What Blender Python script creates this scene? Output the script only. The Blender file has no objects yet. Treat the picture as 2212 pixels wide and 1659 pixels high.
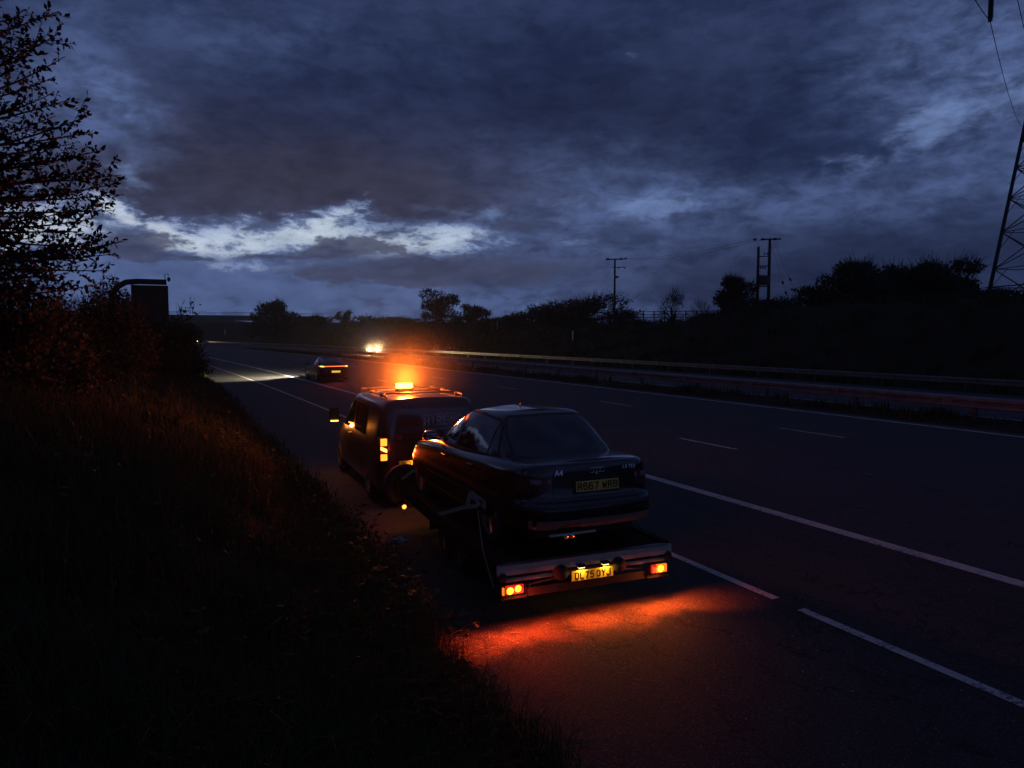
import bpy, bmesh, math, random
import numpy as np
from mathutils import Vector, Matrix
from mathutils.bvhtree import BVHTree

SC = bpy.context.scene
COL = SC.collection
R = math.radians

# ------------------------------------------------------------------ camera
cam_d = bpy.data.cameras.new('camera')
cam = bpy.data.objects.new('camera', cam_d)
COL.objects.link(cam)
SC.camera = cam
cam_d.sensor_width = 36.0
cam_d.lens = 36.0 * 1533.0 / 2212.0
cam_d.clip_start = 0.05
cam_d.clip_end = 6000
CAMZ = 3.0
YAW, PITCH = R(26.344), R(4.011)
cam.location = (0, 0, CAMZ)
cam.rotation_euler = (R(90) - PITCH, 0, -YAW)

def ray(px, py):
    """direction through a pixel of the 2212 x 1659 view, used for bearings only"""
    fw = Vector((math.sin(YAW) * math.cos(PITCH), math.cos(YAW) * math.cos(PITCH), -math.sin(PITCH)))
    rt = Vector((math.cos(YAW), -math.sin(YAW), 0))
    up = rt.cross(fw)
    return fw * 1533 + rt * (px - 1106) + up * (829.5 - py)

def azel(px, py):
    d = ray(px, py)
    return math.atan2(d.x, d.y), math.atan2(d.z, math.hypot(d.x, d.y))

def at_depth(px, py, depth):
    return Vector((0, 0, CAMZ)) + ray(px, py) * (depth / 1533.0)

# ------------------------------------------------------------------ exposure
SC.view_settings.view_transform = 'Standard'
SC.view_settings.look = 'None'
SC.view_settings.exposure = 0.0
SC.view_settings.gamma = 1.0
SC.cycles.use_denoising = True
SC.cycles.max_bounces = 6
SC.cycles.volume_bounces = 0
SC.cycles.sample_clamp_indirect = 3.0

# ------------------------------------------------------------------ shader maths
class V:
    """a scalar socket that can be used in expressions"""
    nt = None
    def __init__(s, sock): s.s = sock
    @staticmethod
    def m(op, *a, clamp=False):
        n = V.nt.nodes.new('ShaderNodeMath'); n.operation = op; n.use_clamp = clamp
        for i, v in enumerate(a):
            if isinstance(v, V): V.nt.links.new(v.s, n.inputs[i])
            else: n.inputs[i].default_value = v
        return V(n.outputs[0])
    def __add__(s, o): return V.m('ADD', s, o)
    __radd__ = __add__
    def __sub__(s, o): return V.m('SUBTRACT', s, o)
    def __rsub__(s, o): return V.m('SUBTRACT', o, s)
    def __mul__(s, o): return V.m('MULTIPLY', s, o)
    __rmul__ = __mul__
    def __truediv__(s, o): return V.m('DIVIDE', s, o)
    def __rtruediv__(s, o): return V.m('DIVIDE', o, s)

def smooth(v, a, b, lo=0.0, hi=1.0):
    n = V.nt.nodes.new('ShaderNodeMapRange'); n.interpolation_type = 'SMOOTHSTEP'
    V.nt.links.new(v.s, n.inputs[0])
    n.inputs[1].default_value = a; n.inputs[2].default_value = b
    n.inputs[3].default_value = lo; n.inputs[4].default_value = hi
    return V(n.outputs[0])

def vec(x, y, z):
    n = V.nt.nodes.new('ShaderNodeCombineXYZ')
    for i, v in enumerate((x, y, z)):
        if isinstance(v, V): V.nt.links.new(v.s, n.inputs[i])
        else: n.inputs[i].default_value = v
    return n.outputs[0]

def noise(co, scale, detail=6, rough=0.55, dist=0.0):
    n = V.nt.nodes.new('ShaderNodeTexNoise')
    V.nt.links.new(co, n.inputs['Vector'])
    n.inputs['Scale'].default_value = scale; n.inputs['Detail'].default_value = detail
    n.inputs['Roughness'].default_value = rough; n.inputs['Distortion'].default_value = dist
    return V(n.outputs[0])

def mixc(f, a, b):
    n = V.nt.nodes.new('ShaderNodeMix'); n.data_type = 'RGBA'
    if isinstance(f, V): V.nt.links.new(f.s, n.inputs[0])
    else: n.inputs[0].default_value = f
    for i, v in ((6, a), (7, b)):
        if isinstance(v, (tuple, list)): n.inputs[i].default_value = (*v, 1)
        else: V.nt.links.new(v, n.inputs[i])
    return n.outputs[2]

def srgb(r, g, b):
    f = lambda c: (c / 255 / 12.92) if c <= 10 else ((c / 255 + .055) / 1.055) ** 2.4
    return (f(r), f(g), f(b))

# ------------------------------------------------------------------ dusk sky
world = bpy.data.worlds.new('World')
SC.world = world
world.use_nodes = True
V.nt = nt = world.node_tree
nt.nodes.clear()
tc = nt.nodes.new('ShaderNodeTexCoord')
nrm = nt.nodes.new('ShaderNodeVectorMath'); nrm.operation = 'NORMALIZE'
nt.links.new(tc.outputs['Generated'], nrm.inputs[0])
sp = nt.nodes.new('ShaderNodeSeparateXYZ'); nt.links.new(nrm.outputs[0], sp.inputs[0])
dx, dy, dz = V(sp.outputs[0]), V(sp.outputs[1]), V(sp.outputs[2])
AZ = V.m('ARCTAN2', dx, dy) * (180 / math.pi)            # degrees right of the road
EL = V.m('ARCSINE', dz) * (180 / math.pi)
zz = V.m('MAXIMUM', dz, 0.0) + 0.16
plane = vec(dx / zz, dy / zz, 0.0)                        # a flat layer of cloud seen in perspective
warp = noise(plane, 1.3, 4, .55)
plane2 = vec(dx / zz + warp * .5, dy / zz + warp * .3, warp)
n_big = noise(plane2, .75, 5, .52)
n_mid = noise(plane2, 2.3, 8, .58)
n_fine = noise(plane2, 6.5, 8, .62)
wisp = noise(vec(AZ * .055 + n_mid * .35, EL * .17 + n_fine * .25, 3.0), 1.0, 9, .60, .4)
wisp2 = noise(vec(AZ * .13 + n_mid * .5, EL * .42, 9.0), 1.0, 8, .6, .3)

# billowing: bearings and elevations are pushed about by noise so that no patch has a smooth edge
w1 = noise(vec(AZ * .075, EL * .16, 1.0), 1.0, 5, .55)
w2 = noise(vec(AZ * .075, EL * .16, 7.0), 1.0, 5, .55)
w3 = noise(vec(AZ * .28, EL * .75, 4.0), 1.0, 6, .62)
w4 = noise(vec(AZ * .28, EL * .75, 12.0), 1.0, 6, .62)
AZW = AZ + (w1 - .5) * 9.0 + (w3 - .5) * 5.0
ELW = EL + (w2 - .5) * 3.0 + (w4 - .5) * 2.4
AZF = AZ + (w3 - .5) * 4.5
ELF = EL + (w4 - .5) * 1.7

def blob(px, py, wx, wy, amp=1.0, tilt=0.0, fine=False):
    """soft patch of sky by bearing and elevation, sizes in degrees"""
    a, e = azel(px, py); a = math.degrees(a); e = math.degrees(e)
    u = (AZF if fine else AZW) - a
    v = (ELF if fine else ELW) - e - u * tilt
    u = u / wx; v = v / wy
    return V.m('EXPONENT', (u * u + v * v) * -1.0) * amp

puff = noise(vec(AZ * .30, EL * .62, 2.0), 1.0, 10, .68, .25)
puff2 = noise(vec(AZ * .52, EL * 1.15, 15.0), 1.0, 9, .70, .2)
soft = noise(vec(AZ * .07, EL * .13, 30.0), 1.0, 3, .5)

# overcast body of the sky
deep = srgb(30, 41, 74)
slate = srgb(50, 62, 98)
warmc = srgb(55, 54, 72)
pale = srgb(86, 105, 152)
body = mixc(smooth(n_big * .35 + soft * .4 + w3 * .12 + puff * .13, .40, .60), deep, slate)
warmm = blob(420, 400, 17, 5.5, .9, -.06) + blob(900, 430, 20, 4.5, .75) + blob(800, 590, 12, 1.9, .6) + blob(1500, 600, 14, 3, .25) + blob(250, 420, 5, 2.5, .4)
body = mixc(V.m('MINIMUM', warmm * smooth(puff * .5 + soft * .5, .3, .7, .6, 1.15), .95), body, warmc)
lightm = (blob(230, 210, 4, 3.0, .7, -.6) + blob(60, 260, 5, 3, .6) + blob(480, 70, 10, 1.6, .30)
          + blob(2130, 60, 7, 5, .50) + blob(2050, 160, 7, 4, .5) + blob(2150, 370, 5, 4, .38) + blob(1900, 420, 9, 2, .30)
          + blob(1500, 470, 16, 2.2, .45) + blob(1250, 360, 9, 2.0, .40) + blob(1380, 420, 6, 1.6, .5)
          + blob(450, 615, 15, 2.6, .95) + blob(700, 645, 15, 2.0, .9) + blob(1080, 665, 7, 1.0, .85)
          + blob(1250, 560, 10, 3, .42) + blob(60, 560, 8, 3, .6) + blob(1700, 430, 9, 1.6, .3) + blob(1390, 672, 4, .7, .6) + blob(560, 540, 12, 2.2, .35) + blob(1000, 500, 7, 1.5, .5))
body = mixc(V.m('MINIMUM', lightm * smooth(puff * .55 + puff2 * .25 + soft * .2, .34, .62, .35, 1.1), .9), body, pale)
# the lower right corner of the sky is the darkest
darkm = blob(2000, 570, 14, 4.0, .65) + blob(1100, 130, 24, 7, .35) + blob(1500, 250, 14, 5, .35) + blob(1250, 230, 12, 3, .25)
body = mixc(V.m('MINIMUM', darkm, .8), body, srgb(28, 36, 62))
# thin places where the cloud glows a brighter blue
thin = (blob(2010, 272, 2.0, 1.2, 1.1, 0, True) + blob(1862, 352, 3.0, 1.0, .6, 0, True) + blob(2175, 205, 3.4, 1.8, .7, 0, True)
        + blob(1415, 447, 3.2, .9, 1.5, .05, True) + blob(1230, 440, 2.5, .5, .4, 0, True) + blob(230, 215, 2.2, 1.2, .45, -.5, True) + blob(280, 380, 1.6, .9, .8, -.3, True)
        + blob(960, 455, 1.5, .5, .6, 0, True) + blob(1060, 465, 1.8, .5, 1.1, 0, True) + blob(1010, 490, 2, .5, .8, 0, True) + blob(1230, 520, 2.2, .4, .8, 0, True) + blob(1180, 480, 1.5, .4, .7, 0, True))
body = mixc(smooth(thin + (puff - .5) * 1.6 + (puff2 - .5) * 1.0, 0.25, 1.25) * smooth(thin, .03, .22) * .75, body, srgb(106, 128, 174))

# the break in the cloud above the horizon: first a soft paler zone, then the clear gaps inside it
edge = (puff - .5) * 2.2 + (puff2 - .5) * 2.6
gapm = (blob(600, 512, 7.5, 1.5, .95, -.02, True) + blob(430, 535, 4.6, 1.1, .8, 0, True) + blob(710, 478, 2.6, 1.2, .70, .35, True)
        + blob(870, 530, 5.0, 1.7, .95, -.08, True) + blob(1010, 510, 3.6, 1.2, .85, 0, True) + blob(270, 455, 3.0, .7, .80, -.6, True)
        + blob(110, 470, 5, 1.9, .9, 0, True) + blob(600, 578, 5, .45, .45, 0, True) + blob(20, 520, 5, 1.5, .7, 0, True) + blob(760, 445, .8, .7, .6, 0, True))
body = mixc(smooth(gapm + edge * .35, .15, 1.1) * .85, body, srgb(98, 116, 160))
gap = smooth(gapm + edge * 1.15, .48, 1.12) * smooth(gapm, .02, .15)
skyn = nt.nodes.new('ShaderNodeTexSky'); skyn.sky_type = 'NISHITA'; skyn.sun_disc = False
skyn.sun_elevation = R(1.0); skyn.sun_rotation = R(-12)
clear = mixc(smooth(gapm + edge * .3, .6, 1.35), srgb(128, 150, 194), srgb(196, 212, 232))
sc_sky = nt.nodes.new('ShaderNodeVectorMath'); sc_sky.operation = 'SCALE'
nt.links.new(skyn.outputs[0], sc_sky.inputs[0]); sc_sky.inputs[3].default_value = 0.05
clear = mixc(.10, clear, sc_sky.outputs[0])
full = mixc(gap, body, clear)
# dark banks of cloud lying across the break
bank = (blob(775, 530, 4.2, .75, 1.15, 0, True) + blob(790, 592, 6.5, 1.0, 1.1, 0, True) + blob(295, 530, 3.0, 1.2, 1.2, -.1, True) + blob(545, 492, 1.7, .5, .8, .3, True)
        + blob(1130, 590, 6, 1.2, .8, 0, True) + blob(560, 552, 2.6, .30, .85, 0, True) + blob(430, 560, 2.0, .25, .6, 0, True) + blob(1120, 490, 3.2, .6, .85, 0, True) + blob(900, 468, 4, .8, .7, 0, True)
        + blob(960, 575, 3.4, 1.0, 1.0, 0, True) + blob(690, 548, 2.0, .45, .8, 0, True) + blob(850, 500, 1.8, .3, .7, 0, True))
full = mixc(smooth(bank * 1.15 + edge * .9, .42, .95) * .9, full, srgb(64, 70, 97))
# below the horizon: dark land
full = mixc(smooth(EL, -1.5, .2), (.004, .004, .006), full)
# a second break in the cloud to the left, out of view, that the car windows mirror
def blob2(a, e, wx, wy, amp):
    u = (AZF - a) / wx; v = (ELF - e) / wy
    return V.m('EXPONENT', (u * u + v * v) * -1.0) * amp
g2 = smooth(blob2(-24, 9.5, 10, 2.3, 1.25) + blob2(-75, 20, 24, 5, .8) + edge * .5, .5, 1.0) * smooth(AZ, -15.0, -11.0, 1.0, 0.0)
full = mixc(g2 * .8, full, clear)
tex = nt.nodes.new('ShaderNodeVectorMath'); tex.operation = 'SCALE'
nt.links.new(full, tex.inputs[0])
fac = smooth(n_mid * .2 + puff2 * .2 + puff * .6, .36, .64, .80, 1.20)
fac = fac * (smooth(dy * -1.0, .15, .8, 0.0, 1.0) * smooth(EL, 1.0, 30.0, .9, .1) + 1.0)  # added brightness in the low sky behind the camera, lights rear-facing surfaces
nt.links.new(fac.s, tex.inputs[3]); full = tex.outputs[0]
bg = nt.nodes.new('ShaderNodeBackground'); bg.inputs[1].default_value = 1.0
nt.links.new(full, bg.inputs[0])
wo = nt.nodes.new('ShaderNodeOutputWorld'); nt.links.new(bg.outputs[0], wo.inputs[0])
world.cycles.sampling_method = 'MANUAL'
world.cycles.sample_map_resolution = 512

# ------------------------------------------------------------------ materials
MATS = {}
def mat(name, base, rough=.6, metal=0.0, var=.0, vscale=6.0, bump=0.0, bscale=40.0, emit=None, estr=0.0,
        base2=None, spec=.5, coat=0.0, trans=0.0):
    if name in MATS: return MATS[name]
    m = bpy.data.materials.new(name); m.use_nodes = True
    V.nt = t = m.node_tree
    p = t.nodes['Principled BSDF']
    p.inputs['Roughness'].default_value = rough
    p.inputs['Metallic'].default_value = metal
    p.inputs['Specular IOR Level'].default_value = spec
    p.inputs['Coat Weight'].default_value = coat
    p.inputs['Coat Roughness'].default_value = .04
    p.inputs['Transmission Weight'].default_value = trans
    co = t.nodes.new('ShaderNodeTexCoord').outputs['Object']
    b2 = base2 if base2 else tuple(c * (1 - var) for c in base)
    n = noise(co, vscale, 5, .6)
    col = mixc(smooth(n, .35, .65), base, b2)
    t.links.new(col, p.inputs['Base Color'])
    if bump:
        n2 = noise(co, bscale, 4, .6)
        bn = t.nodes.new('ShaderNodeBump'); bn.inputs['Strength'].default_value = bump
        bn.inputs['Distance'].default_value = .01
        t.links.new(n2.s, bn.inputs['Height']); t.links.new(bn.outputs[0], p.inputs['Normal'])
    if emit:
        p.inputs['Emission Color'].default_value = (*emit, 1)
        p.inputs['Emission Strength'].default_value = estr
    MATS[name] = m
    return m

def road_mat(name, base, fleck=0.25, rough=.62):
    m = bpy.data.materials.new(name); m.use_nodes = True
    V.nt = t = m.node_tree
    p = t.nodes['Principled BSDF']
    co = t.nodes.new('ShaderNodeTexCoord').outputs['Object']
    sp_ = t.nodes.new('ShaderNodeSeparateXYZ'); t.links.new(co, sp_.inputs[0])
    X, Y = V(sp_.outputs[0]), V(sp_.outputs[1])
    grain = noise(co, 60.0, 3, .75)
    patch = noise(co, .35, 4, .6)
    streak = noise(vec(X * 1.6, Y * .05, 0.0), 1.0, 4, .6)
    stone = smooth(noise(co, 55.0, 1, .5), .70, .76)
    polish = noise(vec(X * .55 + 3.0, Y * .012, 5.0), 1.0, 2, .4)
    stain = smooth(noise(vec(X * .9, Y * .35, 2.0), 1.0, 5, .7), .60, .72)
    tone = (patch * .35 + streak * .35 + polish * .3)
    c = mixc(smooth(tone, .35, .65), tuple(b * .72 for b in base), tuple(b * 1.25 for b in base))
    c = mixc(smooth(grain, .50, .62) * .85, c, tuple(b * 3.6 for b in base))
    c = mixc(stone * fleck, c, (.32, .30, .27))
    c = mixc(stain * .55, c, tuple(b * .35 for b in base))
    crack = noise(vec(X * .8 + patch * 2.0, Y * .25, 8.0), 1.0, 6, .6)
    seam = smooth(V.m('ABSOLUTE', crack - .5), .0015, .006, 1.0, 0.0)
    c = mixc(seam * .8, c, (.006, .006, .006))
    t.links.new(c, p.inputs['Base Color'])
    rr = (tone * .25) + (rough - .12)
    t.links.new(rr.s, p.inputs['Roughness'])
    p.inputs['Specular IOR Level'].default_value = .28
    bn = t.nodes.new('ShaderNodeBump'); bn.inputs['Strength'].default_value = .9; bn.inputs['Distance'].default_value = .008
    t.links.new(grain.s, bn.inputs['Height']); t.links.new(bn.outputs[0], p.inputs['Normal'])
    MATS[name] = m
    return m

def worn_paint(name, base):
    """thermoplastic road paint, worn through in places"""
    m = bpy.data.materials.new(name); m.use_nodes = True
    V.nt = t = m.node_tree
    p = t.nodes['Principled BSDF']
    co = t.nodes.new('ShaderNodeTexCoord').outputs['Object']
    w = smooth(noise(co, 22.0, 4, .75) * .7 + noise(co, 2.0, 3, .6) * .3, .50, .60)
    c = mixc(w, base, (.07, .07, .07))
    t.links.new(c, p.inputs['Base Color']); p.inputs['Roughness'].default_value = .6
    MATS[name] = m
    return m

# ------------------------------------------------------------------ mesh helpers
class MB:
    def __init__(s): s.v = []; s.f = []
    def add(s, vs, fs):
        b = len(s.v); s.v += [tuple(v) for v in vs]; s.f += [tuple(i + b for i in f) for f in fs]; return s
    def box(s, lo, hi, M=None):
        (a, b, c), (d, e, f) = lo, hi
        vs = [Vector(p) for p in ((a, b, c), (d, b, c), (d, e, c), (a, e, c), (a, b, f), (d, b, f), (d, e, f), (a, e, f))]
        if M is not None: vs = [M @ v for v in vs]
        return s.add(vs, [(0, 3, 2, 1), (4, 5, 6, 7), (0, 1, 5, 4), (1, 2, 6, 5), (2, 3, 7, 6), (3, 0, 4, 7)])
    def cbox(s, c, size, M=None):
        return s.box([c[i] - size[i] / 2 for i in range(3)], [c[i] + size[i] / 2 for i in range(3)], M)
    def tube(s, pts, rad, n=8, cap=True):
        pts = [Vector(p) for p in pts]
        rr = rad if isinstance(rad, (list, tuple)) else [rad] * len(pts)
        vs = []; prev = None
        for i, p in enumerate(pts):
            d = (pts[min(i + 1, len(pts) - 1)] - pts[max(i - 1, 0)])
            if d.length < 1e-9: d = Vector((0, 0, 1))
            d.normalize()
            if prev is None:
                a = d.orthogonal().normalized()
            else:
                a = prev - d * prev.dot(d)
                a = a.normalized() if a.length > 1e-6 else d.orthogonal().normalized()
            prev = a; b = d.cross(a)
            for k in range(n):
                t = 2 * math.pi * k / n
                vs.append(p + (a * math.cos(t) + b * math.sin(t)) * rr[i])
        fs = []
        for i in range(len(pts) - 1):
            for k in range(n):
                fs.append((i * n + k, i * n + (k + 1) % n, (i + 1) * n + (k + 1) % n, (i + 1) * n + k))
        if cap:
            fs.append(tuple(range(n))[::-1]); fs.append(tuple((len(pts) - 1) * n + k for k in range(n)))
        return s.add(vs, fs)
    def lathe(s, prof, n=24, axis='z', c=(0, 0, 0)):
        """prof: (radius, height) list"""
        vs = []
        for r_, h in prof:
            for k in range(n):
                t = 2 * math.pi * k / n
                x, y = r_ * math.cos(t), r_ * math.sin(t)
                p = {'z': (x, y, h), 'x': (h, x, y), 'y': (x, h, y)}[axis]
                vs.append((p[0] + c[0], p[1] + c[1], p[2] + c[2]))
        fs = []
        for i in range(len(prof) - 1):
            for k in range(n):
                fs.append((i * n + k, i * n + (k + 1) % n, (i + 1) * n + (k + 1) % n, (i + 1) * n + k))
        fs.append(tuple(range(n))); fs.append(tuple((len(prof) - 1) * n + k for k in range(n))[::-1])
        return s.add(vs, fs)
    def build(s, name, m, parent=None, smooth_=False, fixn=True, bevel=0):
        me = bpy.data.meshes.new(name)
        me.from_pydata(s.v, [], s.f); me.validate()
        if fixn:
            bm = bmesh.new(); bm.from_mesh(me); bmesh.ops.recalc_face_normals(bm, faces=bm.faces); bm.to_mesh(me); bm.free()
        return link(name, me, m, parent, smooth_, bevel)

def link(name, me, m, parent=None, smooth_=False, bevel=0):
    o = bpy.data.objects.new(name, me); COL.objects.link(o)
    if m is not None:
        me.materials.clear(); me.materials.append(m)
    if smooth_:
        me.polygons.foreach_set('use_smooth', [True] * len(me.polygons))
    if bevel:
        b = o.modifiers.new('bevel', 'BEVEL'); b.width = bevel; b.segments = 2; b.limit_method = 'ANGLE'
    if parent is not None: o.parent = parent
    return o

def tag(o, label=None, cat=None, group=None, kind=None):
    if label: o['label'] = label
    if cat: o['category'] = cat
    if group: o['group'] = group
    if kind: o['kind'] = kind
    return o

def empty(name, loc=(0, 0, 0), rot=(0, 0, 0)):
    o = bpy.data.objects.new(name, None); COL.objects.link(o)
    o.location = loc; o.rotation_euler = rot; o.empty_display_size = .2
    return o

def copy_tree(o, parent=None):
    c = o.copy(); COL.objects.link(c)
    if parent is not None: c.parent = parent
    for ch in list(o.children): copy_tree(ch, c)
    return c

def np_mesh(name, verts, faces, m, parent=None, smooth_=False):
    """verts (N,3) array, faces (M,k) array all of the same k"""
    me = bpy.data.meshes.new(name)
    k = faces.shape[1]
    me.vertices.add(len(verts)); me.vertices.foreach_set('co', verts.astype(np.float32).ravel())
    me.loops.add(faces.size); me.loops.foreach_set('vertex_index', faces.astype(np.int32).ravel())
    me.polygons.add(len(faces))
    me.polygons.foreach_set('loop_start', np.arange(0, faces.size, k, dtype=np.int32))
    me.polygons.foreach_set('loop_total', np.full(len(faces), k, dtype=np.int32))
    me.update(calc_edges=True); me.validate()
    return link(name, me, m, parent, smooth_)

def evaluated(o):
    dg = bpy.context.evaluated_depsgraph_get(); dg.update()
    return bpy.data.meshes.new_from_object(o.evaluated_get(dg))

def bake(o):
    me = evaluated(o); old = o.data
    o.modifiers.clear(); o.data = me
    return o

def bvh_of(*objs):
    vs, fs = [], []
    for o in objs:
        b = len(vs); vs += [v.co.copy() for v in o.data.vertices]
        fs += [tuple(i + b for i in p.vertices) for p in o.data.polygons]
    return BVHTree.FromPolygons(vs, fs)

AX = {'L': (Vector((1, 0, 0)), lambda a, b: Vector((-9, a, b))), 'R': (Vector((-1, 0, 0)), lambda a, b: Vector((9, a, b))),
      'B': (Vector((0, 1, 0)), lambda a, b: Vector((a, -9, b))), 'F': (Vector((0, -1, 0)), lambda a, b: Vector((a, 14, b))),
      'T': (Vector((0, 0, -1)), lambda a, b: Vector((a, b, 9)))}
def onto(bvh, side, a, b, off):
    d, f = AX[side]
    h, n, i, dist = bvh.ray_cast(f(a, b), d)
    if h is None: return None
    if n.dot(d) > 0: n = -n
    return h + n * off

def strip(bvh, side, stations, nv=6, off=.004, mb=None):
    """a panel lying on a surface; stations: (a, low, high)"""
    mb = mb or MB()
    st = []
    for k in range(len(stations) - 1):
        p, q = stations[k], stations[k + 1]
        n = max(1, int(abs(q[0] - p[0]) / .07))
        for j in range(n):
            t = j / n; st.append([p[i] + (q[i] - p[i]) * t for i in range(3)])
    st.append(list(stations[-1]))
    grid = [[onto(bvh, side, s[0], s[1] + (s[2] - s[1]) * j / nv, off) for j in range(nv + 1)] for s in st]
    idx = {}; vs = []
    for i, r_ in enumerate(grid):
        for j, p in enumerate(r_):
            if p is not None: idx[i, j] = len(vs); vs.append(p)
    fs = []
    for i in range(len(grid) - 1):
        for j in range(nv):
            q = [(i, j), (i + 1, j), (i + 1, j + 1), (i, j + 1)]
            if all(k in idx for k in q): fs.append(tuple(idx[k] for k in q))
    return mb.add(vs, fs)

def ribbon(bvh, side, pts, width=.006, off=.003, mb=None):
    """a thin line following a surface, such as a door gap or a chrome strip"""
    mb = mb or MB()
    P = []
    for k in range(len(pts) - 1):
        p, q = Vector(pts[k]), Vector(pts[k + 1]); n = max(1, int((q - p).length / .06))
        for j in range(n): P.append(p + (q - p) * (j / n))
    P.append(Vector(pts[-1]))
    vs = []; prev = None; fs = []
    for i, p in enumerate(P):
        d = (P[min(i + 1, len(P) - 1)] - P[max(i - 1, 0)])
        if d.length < 1e-9: continue
        d.normalize(); nrm_ = Vector((-d.y, d.x)) * width / 2
        a = onto(bvh, side, p.x + nrm_.x, p.y + nrm_.y, off); b = onto(bvh, side, p.x - nrm_.x, p.y - nrm_.y, off)
        if a is None or b is None: prev = None; continue
        vs += [a, b]; cur = len(vs) - 2
        if prev is not None and (vs[cur] - vs[prev]).length < .25: fs.append((prev, prev + 1, cur + 1, cur))
        prev = cur
    return mb.add(vs, fs)

def ztab(t, y):
    if y <= t[0][0]: return t[0][1]
    for (a, b), (c, d) in zip(t, t[1:]):
        if y <= c: return b + (d - b) * (y - a) / (c - a)
    return t[-1][1]

def ring_body(name, m, plan, levels, crown=.03, sub=2, parent=None, fr=(.7, .35)):
    """a closed shell from stacked plan outlines. level: (width factor, rear inset, front inset, height table)"""
    L = plan[-1][1]; n = len(plan)
    vs = []; rings = []
    for w, dr, df, zt in levels:
        pts = []
        for X, Y in plan:
            y = dr + (Y / L) * (L - dr - df)
            pts.append((X * w, y, ztab(zt, Y)))
        full = pts + [(-p[0], p[1], p[2]) for p in pts[-2:0:-1]]
        rings.append(list(range(len(vs), len(vs) + len(full)))); vs += full
    N = len(rings[0]); fs = []
    for a, b in zip(rings, rings[1:]):
        for k in range(N): fs.append((a[k], a[(k + 1) % N], b[(k + 1) % N], b[k]))
    def cap(ring, flip, cr):
        rows = []
        for i in range(1, n - 1):
            r_, l_ = ring[i], ring[N - i]
            row = [r_]
            xr, y, z = vs[r_]
            for t in list(fr) + [0] + [-u for u in fr[::-1]]:
                vs.append((xr * t, y, z + cr * (1 - t * t))); row.append(len(vs) - 1)
            row.append(l_); rows.append(row)
        out = []
        for a, b in zip(rows, rows[1:]):
            for k in range(len(a) - 1): out.append((a[k], a[k + 1], b[k + 1], b[k]))
        for k in range(len(rows[0]) - 1):
            out.append((ring[0], rows[0][k + 1], rows[0][k])); out.append((ring[n - 1], rows[-1][k], rows[-1][k + 1]))
        return out
    fs += cap(rings[-1], False, crown); fs += cap(rings[0], True, 0.0)
    mb = MB(); mb.v = vs; mb.f = fs
    o = mb.build(name, m, parent, True)
    if sub:
        s = o.modifiers.new('sub', 'SUBSURF'); s.levels = sub; s.render_levels = sub
        bake(o)
        o.data.polygons.foreach_set('use_smooth', [True] * len(o.data.polygons))
    return o

def cut(o, cutters, inner=None):
    """sink wheel wells into a body"""
    for c in cutters:
        co = c.build('cutter', inner or o.data.materials[0])
        b = o.modifiers.new('cut', 'BOOLEAN'); b.operation = 'DIFFERENCE'; b.solver = 'EXACT'; b.object = co
        mw = co
        bake(o)
        me = mw.data; bpy.data.objects.remove(mw); bpy.data.meshes.remove(me)
    return o

# stroke lettering for number plates and stickers, drawn in a 1 x 2 cell with square pen
GL = {
 'A': [[(0, 0), (.5, 2), (1, 0)], [(.2, .7), (.8, .7)]],
 'B': [[(0, 0), (0, 2), (.75, 2), (1, 1.75), (1, 1.3), (.75, 1.05), (0, 1.05)], [(.75, 1.05), (1, .8), (1, .25), (.75, 0), (0, 0)]],
 'D': [[(0, 0), (0, 2), (.7, 2), (1, 1.6), (1, .4), (.7, 0), (0, 0)]],
 'E': [[(1, 2), (0, 2), (0, 0), (1, 0)], [(0, 1.05), (.85, 1.05)]],
 'H': [[(0, 0), (0, 2)], [(1, 0), (1, 2)], [(0, 1.05), (1, 1.05)]],
 'I': [[(.5, 0), (.5, 2)]],
 'J': [[(1, 2), (1, .3), (.75, 0), (.25, 0), (0, .25), (0, .5)]],
 'L': [[(0, 2), (0, 0), (1, 0)]],
 'M': [[(0, 0), (0, 2), (.5, .9), (1, 2), (1, 0)]],
 'O': [[(.25, 0), (0, .3), (0, 1.7), (.25, 2), (.75, 2), (1, 1.7), (1, .3), (.75, 0), (.25, 0)]],
 'R': [[(0, 0), (0, 2), (.75, 2), (1, 1.75), (1, 1.25), (.75, 1.0), (0, 1.0)], [(.55, 1.0), (1, 0)]],
 'T': [[(0, 2), (1, 2)], [(.5, 2), (.5, 0)]],
 'W': [[(0, 2), (.15, 0), (.5, 1.3), (.85, 0), (1, 2)]],
 'Y': [[(0, 2), (.5, 1.0), (1, 2)], [(.5, 1.0), (.5, 0)]],
 '1': [[(.2, 1.6), (.5, 2), (.5, 0)]],
 '4': [[(.75, 0), (.75, 2), (0, .6), (1, .6)]],
 '5': [[(1, 2), (.08, 2), (0, 1.1), (.7, 1.2), (1, .95), (1, .3), (.75, 0), (.2, 0), (0, .3)]],
 '6': [[(.95, 1.75), (.75, 2), (.25, 2), (0, 1.65), (0, .3), (.25, 0), (.75, 0), (1, .3), (1, .9), (.75, 1.15), (0, 1.1)]],
 '7': [[(0, 2), (1, 2), (.35, 0)]],
 '9': [[(.05, .25), (.25, 0), (.75, 0), (1, .35), (1, 1.7), (.75, 2), (.25, 2), (0, 1.7), (0, 1.1), (.25, .9), (1, .9)]],
 '.': [[(.4, 0), (.6, 0)]], '!': [[(.5, 2), (.5, .6)], [(.5, .15), (.5, 0)]],
}
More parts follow.
